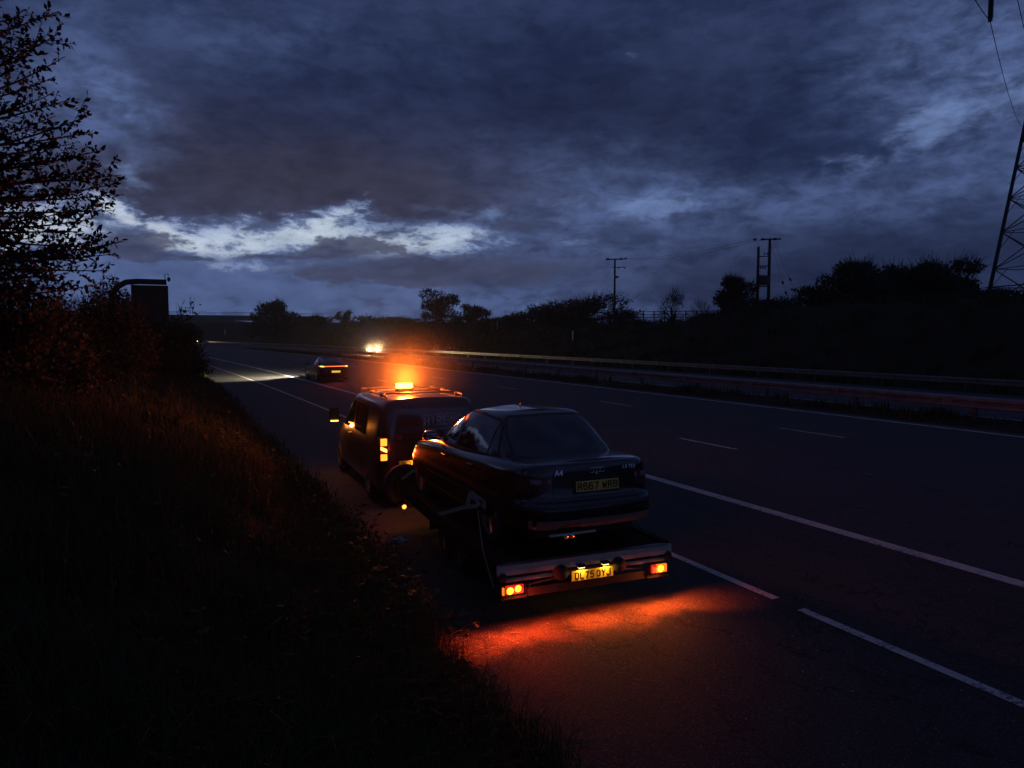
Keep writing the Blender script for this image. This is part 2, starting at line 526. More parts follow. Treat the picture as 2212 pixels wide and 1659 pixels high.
def lettering(text, h, cw, gap, pen, x0=0.0, z0=0.0, y=0.0, depth=.0015, mb=None, center=True, space=.6):
    """raised letters in the x-z plane facing -y"""
    mb = mb or MB()
    x = 0; items = []
    for ch in text:
        if ch == ' ': x += cw * space; continue
        items.append((ch, x)); x += cw + gap
    tot = x - gap
    sx = x0 - (tot / 2 if center else 0)
    for ch, ox in items:
        for pl in GL[ch]:
            P = [Vector((sx + ox + pen / 2 + p[0] * (cw - pen), 0, z0 + pen / 2 + p[1] / 2 * (h - pen))) for p in pl]
            for a, b in zip(P, P[1:]):
                d = (b - a); ln = d.length
                if ln < 1e-6: continue
                d /= ln; nn = Vector((-d.z, 0, d.x)) * pen / 2; e = d * pen * .38
                q = [a - e - nn, b + e - nn, b + e + nn, a - e + nn]
                vs = [(v.x, y, v.z) for v in q] + [(v.x, y - depth, v.z) for v in q]
                mb.add(vs, [(3, 2, 1, 0), (4, 5, 6, 7), (0, 1, 5, 4), (1, 2, 6, 5), (2, 3, 7, 6), (3, 0, 4, 7)])
                y -= .00002
    return mb

# ------------------------------------------------------------------ common materials
M_ASPH = road_mat('asphalt', (.028, .027, .028), .2, .74)
M_ASPH2 = road_mat('asphalt_shoulder', (.026, .024, .024), .5, .80)
M_PAINT = worn_paint('road_paint', (.50, .49, .45))
M_GALV = mat('galvanised_steel', (.20, .20, .20), .50, .6, .35, 3.0)
M_POST = mat('steel_post', (.10, .10, .11), .6, .6, .4, 4.0)
M_GRASS = mat('grass_blades', (.032, .050, .018), .85, 0, 0, .8, base2=(.055, .055, .026), spec=.1)
M_SOIL = mat('soil', (.045, .035, .022), .95, 0, .5, 2.5, .6, 14, spec=.1)
M_STRAW = mat('dry_straw', (.34, .27, .17), .8, 0, .5, 9)
M_LEAF = mat('weed_leaf', (.09, .11, .04), .75, 0, .45, 5, spec=.15)
M_DARKLEAF = mat('tree_leaf', (.05, .048, .022), .7, 0, .45, 2, spec=.2)
M_RUSTLEAF = mat('autumn_leaf', (.048, .034, .017), .7, 0, .5, 2, spec=.2)
M_BARK = mat('bark', (.06, .045, .035), .9, 0, .4, 6, .5, 30)
M_RUBBER = mat('tyre_rubber', (.022, .021, .021), .85, 0, .3, 12, .3, 60)
M_BLACK = mat('black_plastic', (.02, .02, .02), .5, 0, .3, 8)
M_CARPAINT = mat('black_car_paint', (.010, .010, .012), .22, .35, .2, 2, coat=1.0)
M_VANPAINT = mat('dark_grey_van_paint', (.035, .033, .036), .34, .3, .25, 2, coat=.8)
M_GLASS = mat('dark_glass', (.006, .006, .007), .03, 0, 0, 1, spec=.9, coat=.6)
M_GLASS2 = mat('dusty_glass', (.018, .018, .022), .10, 0, .4, 3, spec=.8, coat=.4)
M_CHROME = mat('chrome', (.75, .75, .76), .12, 1.0)
M_ALLOY = mat('alloy_wheel', (.42, .42, .43), .3, .85, .2, 5)
M_STEELDARK = mat('painted_steel', (.03, .03, .033), .5, .4, .4, 6)
M_BEAM = mat('pale_aluminium', (.52, .51, .42), .5, .1, .2, 5)
M_PLATE = mat('yellow_plate', (.85, .56, .05), .45, 0, .08, 10)
M_PLATE_OLD = mat('faded_yellow_plate', (.90, .55, .10), .5, 0, .15, 10)
M_INK = mat('plate_ink', (.01, .01, .01), .5)
M_WEB = mat('strap_webbing', (.36, .34, .27), .8, 0, .25, 15)
M_REDLENS = mat('red_lens', (.28, .012, .012), .15, 0, .2, 8, coat=.6)
M_DULLLENS = mat('dull_lens', (.10, .03, .03), .2, 0, .2, 8, coat=.4)
M_CLEARLENS = mat('clear_lens', (.25, .2, .2), .2, 0, .2, 8)
def glow(name, col, s): return mat(name, (.02, .02, .02), .4, emit=col, estr=s)

# ------------------------------------------------------------------ lie of the land
KC = .00038
def shift(y):
    y = max(y, -60.0)
    return KC * y * y if y < 300 else KC * 90000 + 2 * KC * 300 * (y - 300)
def heading(y):
    return math.atan(2 * KC * min(max(y, -60), 300))     # the road turns left
def rz(x):
    if x < 20: return .026 * (x - 4)
    if x < 24.4: return .416 - .04 * (x - 20)
    return .24 - .022 * (x - 24.4)
EDGE = [(-60, 2.45), (6, 2.45), (10, 2.6), (15, 2.8), (25, 3.0), (40, 3.6), (80, 4.3), (400, 4.3)]
def xe(y): return ztab(EDGE, y)
BANKL = [(0, 0.0), (.25, .10), (.9, .47), (1.8, .98), (2.45, 1.36), (5.5, 2.35), (10, 3.0), (22, 3.5), (120, 4.0)]
TOPR = [(-60, 5.6), (45, 5.5), (56, 5.1), (64, 4.3), (80, 4.1), (105, 4.3), (125, 4.9), (200, 6.0), (300, 7.8), (600, 8.6)]
def gz(xc, y):
    """ground height; xc is measured across the road, the curve taken out"""
    e = xe(y)
    if xc < e:
        z = ztab(BANKL, e - xc) + rz(e)
        return z
    if xc <= 40: return rz(xc)
    t = ztab(TOPR, y)
    z0 = rz(40)
    s = min(1, (xc - 40) / 13.5); s = s * s * (3 - 2 * s)
    return z0 + (t - z0) * s + max(0, xc - 53.5) * .004
def gpt(xc, y, dz=0.0): return Vector((xc - shift(y), y, gz(xc, y) + dz))
def rpt(xc, y, dz=0.0): return Vector((xc - shift(y), y, rz(xc) + dz))

rng = random.Random(5)
# one sheet of ground
xs = [-260, -160, -90, -50, -30, -20, -14, -10, -7.5, -5.5, -4, -3, -2.2, -1.5, -.9, -.4, 0, .4, .8, 1.2, 1.5, 1.8, 2.05, 2.25, 2.45, 2.6, 2.8, 3.0, 3.3, 3.6, 4, 4.3,
      6, 9, 12, 16, 20, 20.4, 22, 24.4, 28, 33, 38, 40, 41.5, 43, 44.5, 46, 48, 50, 52, 53.5, 57, 62, 75, 100, 140, 220, 330, 480]
ys = [-60, -40, -25, -15, -8, -4, -1] + [i * 1.0 for i in range(0, 30)] + [30 + 3 * i for i in range(0, 24)] + [105, 115, 125, 140, 160, 180, 200, 230, 260, 300, 350, 420, 500, 620]
V_ = []; F_ = []
def lump(x, y): return math.sin(x * 1.7 + y * .9) * .5 + math.sin(x * .6 - y * 1.3) * .5 + math.sin(y * 2.1 + x * 3.1) * .35
for y in ys:
    for x in xs:
        z = gz(x, y)
        onroad = xe(y) - .02 <= x <= 40
        z += -.035 if onroad else lump(x, y) * (.05 if x < 3 else .10) * min(1, abs(x - xe(y)) if x < 5 else (x - 40) * .5)
        V_.append((x - shift(y), y, z))
nx = len(xs)
for j in range(len(ys) - 1):
    for i in range(nx - 1):
        a = j * nx + i; F_.append((a, a + 1, a + nx + 1, a + nx))
gm = MB(); gm.v = V_; gm.f = F_
M_GROUND = mat('verge_ground', (.028, .027, .014), .95, 0, 0, .9, .8, 9, base2=(.04, .03, .016), spec=.1)
tag(gm.build('ground', M_GROUND, smooth_=True, fixn=False), 'rough dark grass banks either side of the motorway', kind='structure')

def ribbon_road(name, x0, x1, m, dz, label=None, y0=-60, y1=620, step=4, nxs=6, edgefn=None):
    mb = MB(); yy = []; y = y0
    while y < y1: yy.append(y); y += step if y < 320 else 20
    yy.append(y1)
    for y in yy:
        a = edgefn(y) if edgefn else x0
        for k in range(nxs + 1):
            x = a + (x1 - a) * k / nxs
            mb.v.append((x - shift(y), y, rz(x) + dz))
    for j in range(len(yy) - 1):
        for k in range(nxs):
            a = j * (nxs + 1) + k; mb.f.append((a, a + 1, a + nxs + 2, a + nxs + 1))
    o = mb.build(name, m, fixn=False)
    return tag(o, label, kind='structure')

ribbon_road('hard_shoulder', 2.2, 8.75, M_ASPH2, 0.0, 'coarse dark asphalt hard shoulder and lay-by', edgefn=lambda y: xe(y) - .06)
ribbon_road('carriageway', 8.75, 20.0, M_ASPH, 0.0, 'three empty dark motorway lanes', nxs=8)
ribbon_road('far_carriageway', 24.4, 38.3, M_ASPH, 0.004, 'opposite motorway carriageway behind the central barrier', nxs=8)
def line(name, x, w, label, y0=-55, y1=600, dz=.006):
    ribbon_road(name, x - w / 2, x + w / 2, M_PAINT, dz, label, y0, y1, 3, 1)
line('edge_line', 6.08, .11, 'thin white line between the lay-by and the hard shoulder', -55, 5.28)
line('edge_line', 6.08, .11, 'thin white line running on past the trailer and van', 5.62)
line('edge_line', 8.82, .21, 'thick ribbed white line between hard shoulder and first lane')
line('edge_line', 19.5, .15, 'white line along the central reservation')
line('edge_line', 24.75, .15, 'white line on the far side of the central reservation')
line('edge_line', 35.3, .15, 'white line beside the far hard shoulder')
def dashes(name, x, phase, pitch, ln, w, label, group):
    k = 0
    y = phase
    while y > -40: y -= pitch
    mb = MB()
    while y < 420:
        for j in range(2):
            ya, yb = y - ln / 2 + ln * j / 2, y - ln / 2 + ln * (j + 1) / 2
            vs = [(x - w / 2 - shift(ya), ya, rz(x) + .006), (x + w / 2 - shift(ya), ya, rz(x) + .006),
                  (x + w / 2 - shift(yb), yb, rz(x) + .006), (x - w / 2 - shift(yb), yb, rz(x) + .006)]
            mb.add(vs, [(0, 1, 2, 3)])
        y += pitch
    tag(mb.build(name, M_PAINT, fixn=False), label, kind='structure', group=group)
dashes('lane_marking', 12.47, 13.85, 9.15, 2.1, .11, 'dashed white line between first and second lane', 'lane markings')
dashes('lane_marking', 15.95, 13.65, 9.15, 2.1, .11, 'dashed white line between second and third lane', 'lane markings')
dashes('lane_marking', 28.2, 12, 9.0, 2.1, .11, 'dashed white line on the opposite carriageway near its fast lane', 'lane markings')
dashes('lane_marking', 31.75, 15, 9.0, 2.1, .11, 'dashed white line on the opposite carriageway near its slow lane', 'lane markings')
# ribs of the shoulder line: real raised bars
mb = MB()
y = -5.0
while y < 34:
    mb.box((8.725 - shift(y), y, rz(8.8) + .004), (8.915 - shift(y), y + .055, rz(8.8) + .013)); y += .5
tag(mb.build('edge_line_ribs', M_PAINT), 'raised ribs across the thick shoulder line', kind='structure')
# soil verge in the middle
ribbon_road('central_reservation', 19.98, 24.42, M_SOIL, -.004, 'strip of earth and weeds between the carriageways', nxs=4)

# ------------------------------------------------------------------ safety barriers
def barrier(xc, y0, y1, pitch, label, name, face, beam_h=.31, top=.76, phase=0.0, double=False):
    root = empty(name, gpt(xc, 20) if xc < 40 else gpt(xc, 20))
    base = root.location.copy()
    tag(root, label, 'crash barrier')
    # beam: open box section rail
    yy = []; y = y0
    while y < y1: yy.append(y); y += 2.4 if y < 120 else 12
    yy.append(y1)
    sec = [(0, top - beam_h), (.05, top - beam_h + .02), (.05, top - beam_h + .10), (.0, top - beam_h * .55), (.0, top - beam_h * .45),
           (.05, top - .10), (.05, top - .02), (0, top), (-.10, top), (-.10, top - beam_h)]
    mb = MB(); n = len(sec)
    for y in yy:
        z = gz(xc, y)
        for u, v in sec:
            mb.v.append((xc - u * face - shift(y) - base.x, y - base.y, z + v - base.z))
    for j in range(len(yy) - 1):
        for k in range(n): mb.f.append((j * n + k, j * n + (k + 1) % n, (j + 1) * n + (k + 1) % n, (j + 1) * n + k))
    yj = y0 + 1.3
    while yj < min(y1, 90):
        z = gz(xc, yj)
        for u0 in ((0, .3) if double else (0,)):
            f_ = face if u0 == 0 else -face
            cx_ = xc + u0 - .054 * f_ - shift(yj) - base.x
            mb.box((cx_ - .004, yj - base.y - .16, z + top - beam_h + .025 - base.z), (cx_ + .004, yj - base.y + .16, z + top - .025 - base.z))
            for q in (.06, beam_h - .06): mb.box((cx_ - .012, yj - base.y - .10, z + top - q - .012 - base.z), (cx_ + .012, yj - base.y - .076, z + top - q + .012 - base.z))
        yj += pitch
    mb.build('rail', M_GALV, root)
    if double:
        mb2 = MB()
        for y in yy:
            z = gz(xc, y)
            for u, v in sec: mb2.v.append((xc + .3 + u * face - shift(y) - base.x, y - base.y, z + v - base.z))
        mb2.f = [f for f in mb.f if max(f) < len(yy) * n]; mb2.build('rail', M_GALV, root)
    pm = MB()
    pm.box((-.05, -.05, -.3), (.05, .05, top - .05)); 
    pm.box((-.05 - .02, -.07, top - .26), (.07, .07, top - .18))
    pmesh = None
    y = y0 + phase; k = 0
    while y < y1 and k < 99:
        if pmesh is None:
            o = pm.build('post', M_POST, root); pmesh = o.data
        else:
            o = bpy.data.objects.new('post', pmesh); COL.objects.link(o); o.parent = root
        x = xc + (.15 if double else .09) * (1 if double else face)
        o.location = (x - shift(y) - base.x, y - base.y, gz(xc, y) - base.z)
        o.rotation_euler.z = heading(y)
        y += pitch; k += 1
    return root
barrier(21.9, 4.2, 420, 4.05, 'grey steel crash barrier along the central reservation, nearer of the two', 'crash_barrier', 1, phase=.6, double=True)
barrier(38.7, 4.0, 420, 4.8, 'grey steel crash barrier at the foot of the far bank', 'crash_barrier', 1, top=.76)

# ------------------------------------------------------------------ far hills
mb = MB()
hp = []
for i in range(60):
    a = R(-30 + i * 2.0)
    hh = 8.5 + 2.2 * math.sin(i * .55) + 1.2 * math.sin(i * 1.7) + (5.5 if 4 < i - 14 < 11 else 0) * .35 + (5.0 if i < 19 else 0)
    for r_, z in ((430, -2), (470, hh * .8), (520, hh), (600, hh * .9)):
        mb.v.append((math.sin(a) * r_, math.cos(a) * r_, z))
for i in range(59):
    for k in range(3):
        a = i * 4 + k; mb.f.append((a, a + 1, a + 5, a + 4))
M_HILL = mat('hill_wood', (.03, .03, .018), .9, 0, .5, .05)
tag(mb.build('hills', M_HILL, smooth_=True, fixn=False), 'low dark hills on the skyline', kind='structure')

# ------------------------------------------------------------------ vehicles
def wheel(parent, loc, r=.31, w=.2, side=-1, rim_m=None, spokes=5, name='wheel'):
    """side -1: the outer face looks to -x"""
    root = MB().lathe([(r * .62, -w / 2), (r * .86, -w / 2), (r * .97, -w * .40), (r, -w * .25), (r, w * .25), (r * .97, w * .40), (r * .86, w / 2), (r * .62, w / 2)], 36, 'x').build(name, M_RUBBER, parent, True)
    root.location = loc
    rm = MB(); s = side
    rm.lathe([(r * .66, s * w * .50), (r * .62, s * w * .52), (r * .58, s * w * .30), (r * .58, -s * w * .35), (r * .62, -s * w * .48)], 30, 'x')
    rm.lathe([(r * .17, s * w * .42), (r * .14, s * w * .46), (.01, s * w * .47)], 16, 'x')
    for k in range(spokes):
        a = 2 * math.pi * k / spokes + .3
        for da in (-.13, .13):
            p0 = Vector((s * w * .42, r * .12 * math.cos(a), r * .12 * math.sin(a)))
            p1 = Vector((s * w * .36, r * .60 * math.cos(a + da), r * .60 * math.sin(a + da)))
            rm.tube([p0, (p0 + p1) / 2 + Vector((s * .008, 0, 0)), p1], [r * .06, r * .05, r * .055], 6)
    rm.build('rim', rim_m or M_ALLOY, root, True)
    MB().lathe([(r * .45, -s * w * .1), (r * .45, -s * w * .02)], 20, 'x').build('brake_disc', M_STEELDARK, root)
    return root

def plate(parent, text, x, y, z, w=.52, h=.111, m=None, rot=None, name='number_plate', cw=.050, space=.55, xoff=0):
    p = MB().box((-w / 2, -.004, -h / 2), (w / 2, .004, h / 2)).build(name, m or M_PLATE, parent, bevel=.003)
    p.location = (x, y, z)
    if rot: p.rotation_euler = rot
    lt = lettering(text, .079, cw, .0118, .0135, xoff, -.0395, -.0045, mb=MB(), space=space)
    lt.build('lettering', M_INK, p)
    return p

def text_mesh(s, size, extrude=.002, bold=0.0):
    cu = bpy.data.curves.new('t', 'FONT'); cu.body = s; cu.size = size; cu.extrude = extrude; cu.offset = bold
    cu.align_x = 'CENTER'; cu.align_y = 'CENTER'
    o = bpy.data.objects.new('t', cu); COL.objects.link(o)
    me = evaluated(o); bpy.data.objects.remove(o); bpy.data.curves.remove(cu)
    return me

PLAN = [(0, 0), (.30, .004), (.52, .02), (.66, .06), (.765, .16), (.82, .34), (.852, .7), (.865, 1.05), (.868, 1.5), (.868, 2.0), (.868, 2.6), (.866, 3.1),
        (.86, 3.55), (.85, 3.9), (.82, 4.13), (.74, 4.32), (.60, 4.42), (.36, 4.465), (0, 4.48)]

def lens_light(name, loc, kind, energy, color, parent=None, size=.05, rot=None, spot=None, blend=.6):
    ld = bpy.data.lights.new(name, kind); ld.energy = energy; ld.color = color
    if kind == 'AREA': ld.shape = 'DISK'; ld.size = size
    else: ld.shadow_soft_size = size
    if kind == 'SPOT': ld.spot_size = R(spot or 60); ld.spot_blend = blend
    o = bpy.data.objects.new(name, ld); COL.objects.link(o); o.location = loc
    if rot: o.rotation_euler = rot
    if parent: o.parent = parent
    return o

# ---- the saloon being carried
def saloon(loc, rot):
    root = empty('saloon_car', loc, rot)
    tag(root, 'black four-door saloon car with yellow rear plate, strapped down on the trailer', 'car')
    Z = lambda *a: list(a)
    levels = [
        (.86, .16, .14, [(0, .30), (.4, .24), (1, .20), (3.5, .20), (4.48, .24)]),
        (.965, .05, .05, [(0, .31), (.4, .26), (1, .22), (3.5, .22), (4.48, .25)]),
        (.99, .005, .01, [(0, .37), (.5, .33), (1.2, .30), (3.5, .30), (4.48, .34)]),
        (1.0, 0.0, 0.0, [(0, .50), (.6, .47), (4, .46), (4.48, .47)]),
        (1.0, .012, .01, [(0, .585), (.6, .575), (4, .56), (4.48, .57)]),
        (.985, .07, .06, [(0, .605), (.6, .60), (4, .60), (4.48, .60)]),
        (.985, .085, .07, [(0, .68), (.6, .68), (2, .68), (4, .64), (4.48, .63)]),
        (.975, .10, .12, [(0, .86), (.6, .84), (2, .80), (3.4, .78), (4.1, .71), (4.48, .67)]),
        (.94, .105, .17, [(0, .95), (.4, .925), (1.1, .90), (2, .87), (3.3, .845), (4.1, .76), (4.48, .70)]),
        (.88, .12, .22, [(0, .985), (.4, .965), (1.1, .945), (2, .91), (3.3, .89), (4.1, .79), (4.48, .715)]),
        (.80, .17, .30, [(0, .99), (.4, .975), (1.1, .96), (2, .93), (3.3, .91), (4.1, .805), (4.48, .73)]),
    ]
    body = ring_body('body', M_CARPAINT, PLAN, levels, crown=.025, sub=2, parent=root)
    wells = [MB().lathe([(.345, sx * .55), (.345, sx * 1.1)], 28, 'x', (0, yy, .30)) for yy in (.96, 3.57) for sx in (-1, 1)]
    cut(body, wells)
    body.data.polygons.foreach_set('use_smooth', [True] * len(body.data.polygons))
    # greenhouse
    GP = [(0, 0), (.30, .012), (.50, .05), (.61, .11), (.675, .24), (.72, .5), (.75, .9), (.765, 1.3), (.765, 1.7), (.75, 2.25), (.70, 2.46), (.52, 2.62), (.27, 2.69), (0, 2.71)]
    g = [
        (1.03, 0.0, 0.0, [(0, -.08), (2.45, -.10)]),
        (1.02, .03, .03, [(0, .0), (2.45, -.02)]),
        (.965, .20, .24, [(0, .14), (2.45, .12)]),
        (.885, .42, .54, [(0, .29), (2.45, .27)]),
        (.80, .62, .84, [(0, .415), (2.45, .395)]),
        (.73, .70, .98, [(0, .462), (2.45, .440)]),
        (.62, .80, 1.08, [(0, .485), (2.45, .465)]),
    ]
    cab = ring_body('cabin', M_CARPAINT, GP, g, crown=.025, sub=2, parent=root)
    for v in cab.data.vertices: v.co.y += .58; v.co.z += .935
    bv = bvh_of(cab); bb = bvh_of(body, cab)
    # windows
    rw = strip(bv, 'B', [(-.60, 1.00, 1.03), (-.565, .99, 1.20), (-.50, .985, 1.33), (-.45, .98, 1.362), (-.2, .975, 1.375), (.2, .975, 1.375), (.45, .98, 1.362), (.50, .985, 1.33), (.565, .99, 1.20), (.60, 1.00, 1.03)], 14, .004)
    rwo = rw.build('rear_window', M_GLASS2, root, True)
    mbs = ribbon(bv, 'B', [(-.62, 1.0), (-.575, 1.20), (-.505, 1.34), (-.45, 1.372), (0, 1.384), (.45, 1.372), (.505, 1.34), (.575, 1.20), (.62, 1.0)], .018, .0065)
    mbs.build('window_seal', M_BLACK, rwo, True)
    wins = {
        'quarter_window': [(1.05, .985, 1.00), (1.15, .975, 1.16), (1.25, .965, 1.285)],
        'rear_side_window': [(1.285, .965, 1.29), (1.34, .955, 1.315), (1.55, .95, 1.345), (2.00, .94, 1.355), (2.15, .935, 1.35)],
        'front_side_window': [(2.26, .935, 1.345), (2.40, .93, 1.33), (2.70, .92, 1.23), (2.95, .915, 1.10), (3.17, .915, .945)],
    }
    for sd in ('L', 'R'):
        for nm, st in wins.items():
            strip(bv, sd, st, 8, .004).build(nm, M_GLASS, root, True)
        tr = ribbon(bv, sd, [(1.03, .965), (1.26, .95), (2.2, .928), (3.12, .905)], .022, .0065)
        ribbon(bv, sd, [(1.03, .965), (1.13, 1.16), (1.24, 1.31), (1.36, 1.345), (1.7, 1.368), (2.1, 1.375), (2.35, 1.362), (2.72, 1.25), (2.98, 1.11), (3.21, .91)], .02, .0065, tr)
        ribbon(bv, sd, [(2.21, .93), (2.205, 1.36)], .075, .0055, tr)
        ribbon(bv, sd, [(1.272, .955), (1.268, 1.31)], .03, .0055, tr)
        tr.build('window_trim', M_BLACK, root, True)
        gaps = MB()
        for pl in ([(2.20, .92), (2.20, .30)], [(3.24, .88), (3.26, .55), (3.20, .30)], [(1.18, .95), (1.22, .72), (1.34, .5), (1.38, .30)]):
            ribbon(bb, sd, pl, .009, .0015, gaps)
        gaps.build('door_gap', M_INK, root)
        ribbon(bb, sd, [(1.32, .50), (3.20, .48)], .045, .010).build('rubbing_strip', M_BLACK, root)
        for yy, zz_ in ((1.55, .79), (2.50, .77)):
            p = onto(bb, sd, yy, zz_, .012)
            MB().cbox(p, (.03, .17, .032)).build('door_handle', M_CARPAINT, root, bevel=.01)
        sx = -1 if sd == 'L' else 1
        mir = ring_body('door_mirror', M_CARPAINT, [(0, 0), (.07, .005), (.10, .03), (.10, .09), (.07, .125), (0, .14)],
                        [(.8, .01, .02, [(0, -.055)]), (1, 0, 0, [(0, -.04)]), (1, 0, .0, [(0, .04)]), (.75, .01, .03, [(0, .062)])], .01, 2, root)
        mir.location = (sx * .90, 2.88, .975)
        MB().cbox((sx * .90, 2.877, .975), (.15, .006, .075)).build('mirror_glass', M_CHROME, root, bevel=.002)
        MB().cbox((sx * .80, 2.94, .935), (.10, .06, .03)).build('mirror_arm', M_BLACK, root, bevel=.008)
    # windscreen
    strip(bv, 'F', [(-.56, .96, 1.08), (-.50, .955, 1.24), (-.42, .95, 1.34), (0, .95, 1.365), (.42, .95, 1.34), (.50, .955, 1.24), (.56, .96, 1.08)], 10, .004).build('windscreen', M_GLASS, root, True)
    # tail
    bd = bvh_of(body)
    lid = MB()
    ribbon(bd, 'B', [(-.44, .955), (-.50, .84), (-.485, .635), (.485, .635), (.50, .84), (.44, .955)], .007, .002, lid)
    ribbon(bd, 'T', [(-.63, .90), (-.66, .40), (-.60, .19)], .007, .002, lid); ribbon(bd, 'T', [(.63, .90), (.66, .40), (.60, .19)], .007, .002, lid)
    ribbon(bd, 'B', [(-.80, .600), (.80, .600)], .012, .002, lid)
    lid.build('boot_lid_gap', M_INK, root)
    for sx in (-1, 1):
        lamp = strip(bd, 'B', [(sx * .50, .70, .865), (sx * .66, .69, .865), (sx * .74, .69, .86), (sx * .79, .70, .855)], 6, .006).build('tail_lamp', M_DULLLENS, root, True)
        strip(bd, 'B', [(sx * .505, .79, .835), (sx * .64, .79, .835), (sx * .70, .79, .835)], 2, .009).build('reversing_lens', M_CLEARLENS, lamp, True)
        strip(bd, 'L' if sx < 0 else 'R', [(.12, .70, .855), (.30, .70, .85), (.36, .71, .84)], 4, .006).build('tail_lamp', M_DULLLENS, root, True)
        ribbon(bd, 'B', [(sx * .30, .55), (sx * .78, .55)], .03, .008).build('bumper_strip', M_BLACK, root)
    ribbon(bd, 'B', [(-.30, .55), (.30, .55)], .03, .008).build('bumper_strip', M_BLACK, root)
    # plate, in its recess
    MB().box((-.29, .0, -.085), (.29, .02, .08)).build('plate_recess', M_INK, root, bevel=.005).location = (.02, .083, .748)
    plate(root, 'R667 WRB', .02, .072, .745, m=M_PLATE_OLD, rot=(R(-4), 0, 0), name='rear_number_plate', cw=.055)
    MB().lathe([(.014, 0), (.016, -.004), (.010, -.012)], 14, 'y', (0.02, .088, .86)).build('lock_barrel', M_CHROME, root)
    # ring emblem and badges
    em = MB()
    for k in range(4):
        c = (.02 + (k - 1.5) * .040, .085, .905)
        em.tube([(c[0] + .027 * math.cos(t), c[1] - .006, c[2] + .027 * math.sin(t)) for t in [2 * math.pi * j / 24 for j in range(25)]], .0035, 6, False)
    em.build('ring_emblem', M_CHROME, root, True).location.y = .007
    def badge(txt, size, x, z, nm):
        me = text_mesh(txt, size, .002, .0008)
        o = link(nm, me, M_CHROME, root); p = onto(bd, 'B', x, z, .006)
        o.location = p; o.rotation_euler = (R(90 - 6), 0, 0)
    badge('A4', .085, -.42, .895, 'model_badge'); badge('1.9 TDI', .055, .43, .905, 'engine_badge')
    # bumper valance, exhaust, tow eye
    strip(bd, 'B', [(-.74, .335, .43), (-.46, .33, .425), (-.42, .375, .425), (-.22, .375, .425), (-.18, .33, .425), (.74, .33, .425), (.80, .34, .43)], 4, .007).build('lower_valance', mat('grey_bumper_plastic', (.16, .15, .13), .6, 0, .3, 6), root, True)
    MB().box((-.56, .03, .262), (-.02, .07, .282)).build('exhaust_heat_shield', M_BEAM, root, bevel=.004)
    for k in (0, .07):
        MB().lathe([(.026, 0), (.028, .01), (.028, .16), (.022, .16), (.022, .0)], 16, 'y', (-.38 + k, .02, .255)).build('exhaust_pipe', M_CHROME, root, True)
    MB().box((-.6, .3, .18), (.6, 4.2, .26)).build('underbody', M_BLACK, root)
    # wheels
    for yy in (.96, 3.57):
        for sx in (-1, 1): wheel(root, (sx * .745, yy, .305), .305, .205, sx)
    MB().box((-.012, 0, 0), (.012, .05, .0)).v
    MB().tube([(.0, 2.0, 1.40), (.0, 1.93, 1.47)], [.012, .006], 8).build('roof_aerial', M_BLACK, root)
    # front lamps and grille, for anyone looking from ahead
    bf = bvh_of(body)
    for sx in (-1, 1):
        strip(bf, 'F', [(sx * .34, .56, .66), (sx * .60, .56, .665), (sx * .72, .57, .66)], 5, .005).build('headlamp', M_CLEARLENS, root, True)
    strip(bf, 'F', [(-.27, .55, .67), (.27, .55, .67)], 4, .005).build('grille', M_BLACK, root, True)
    return root

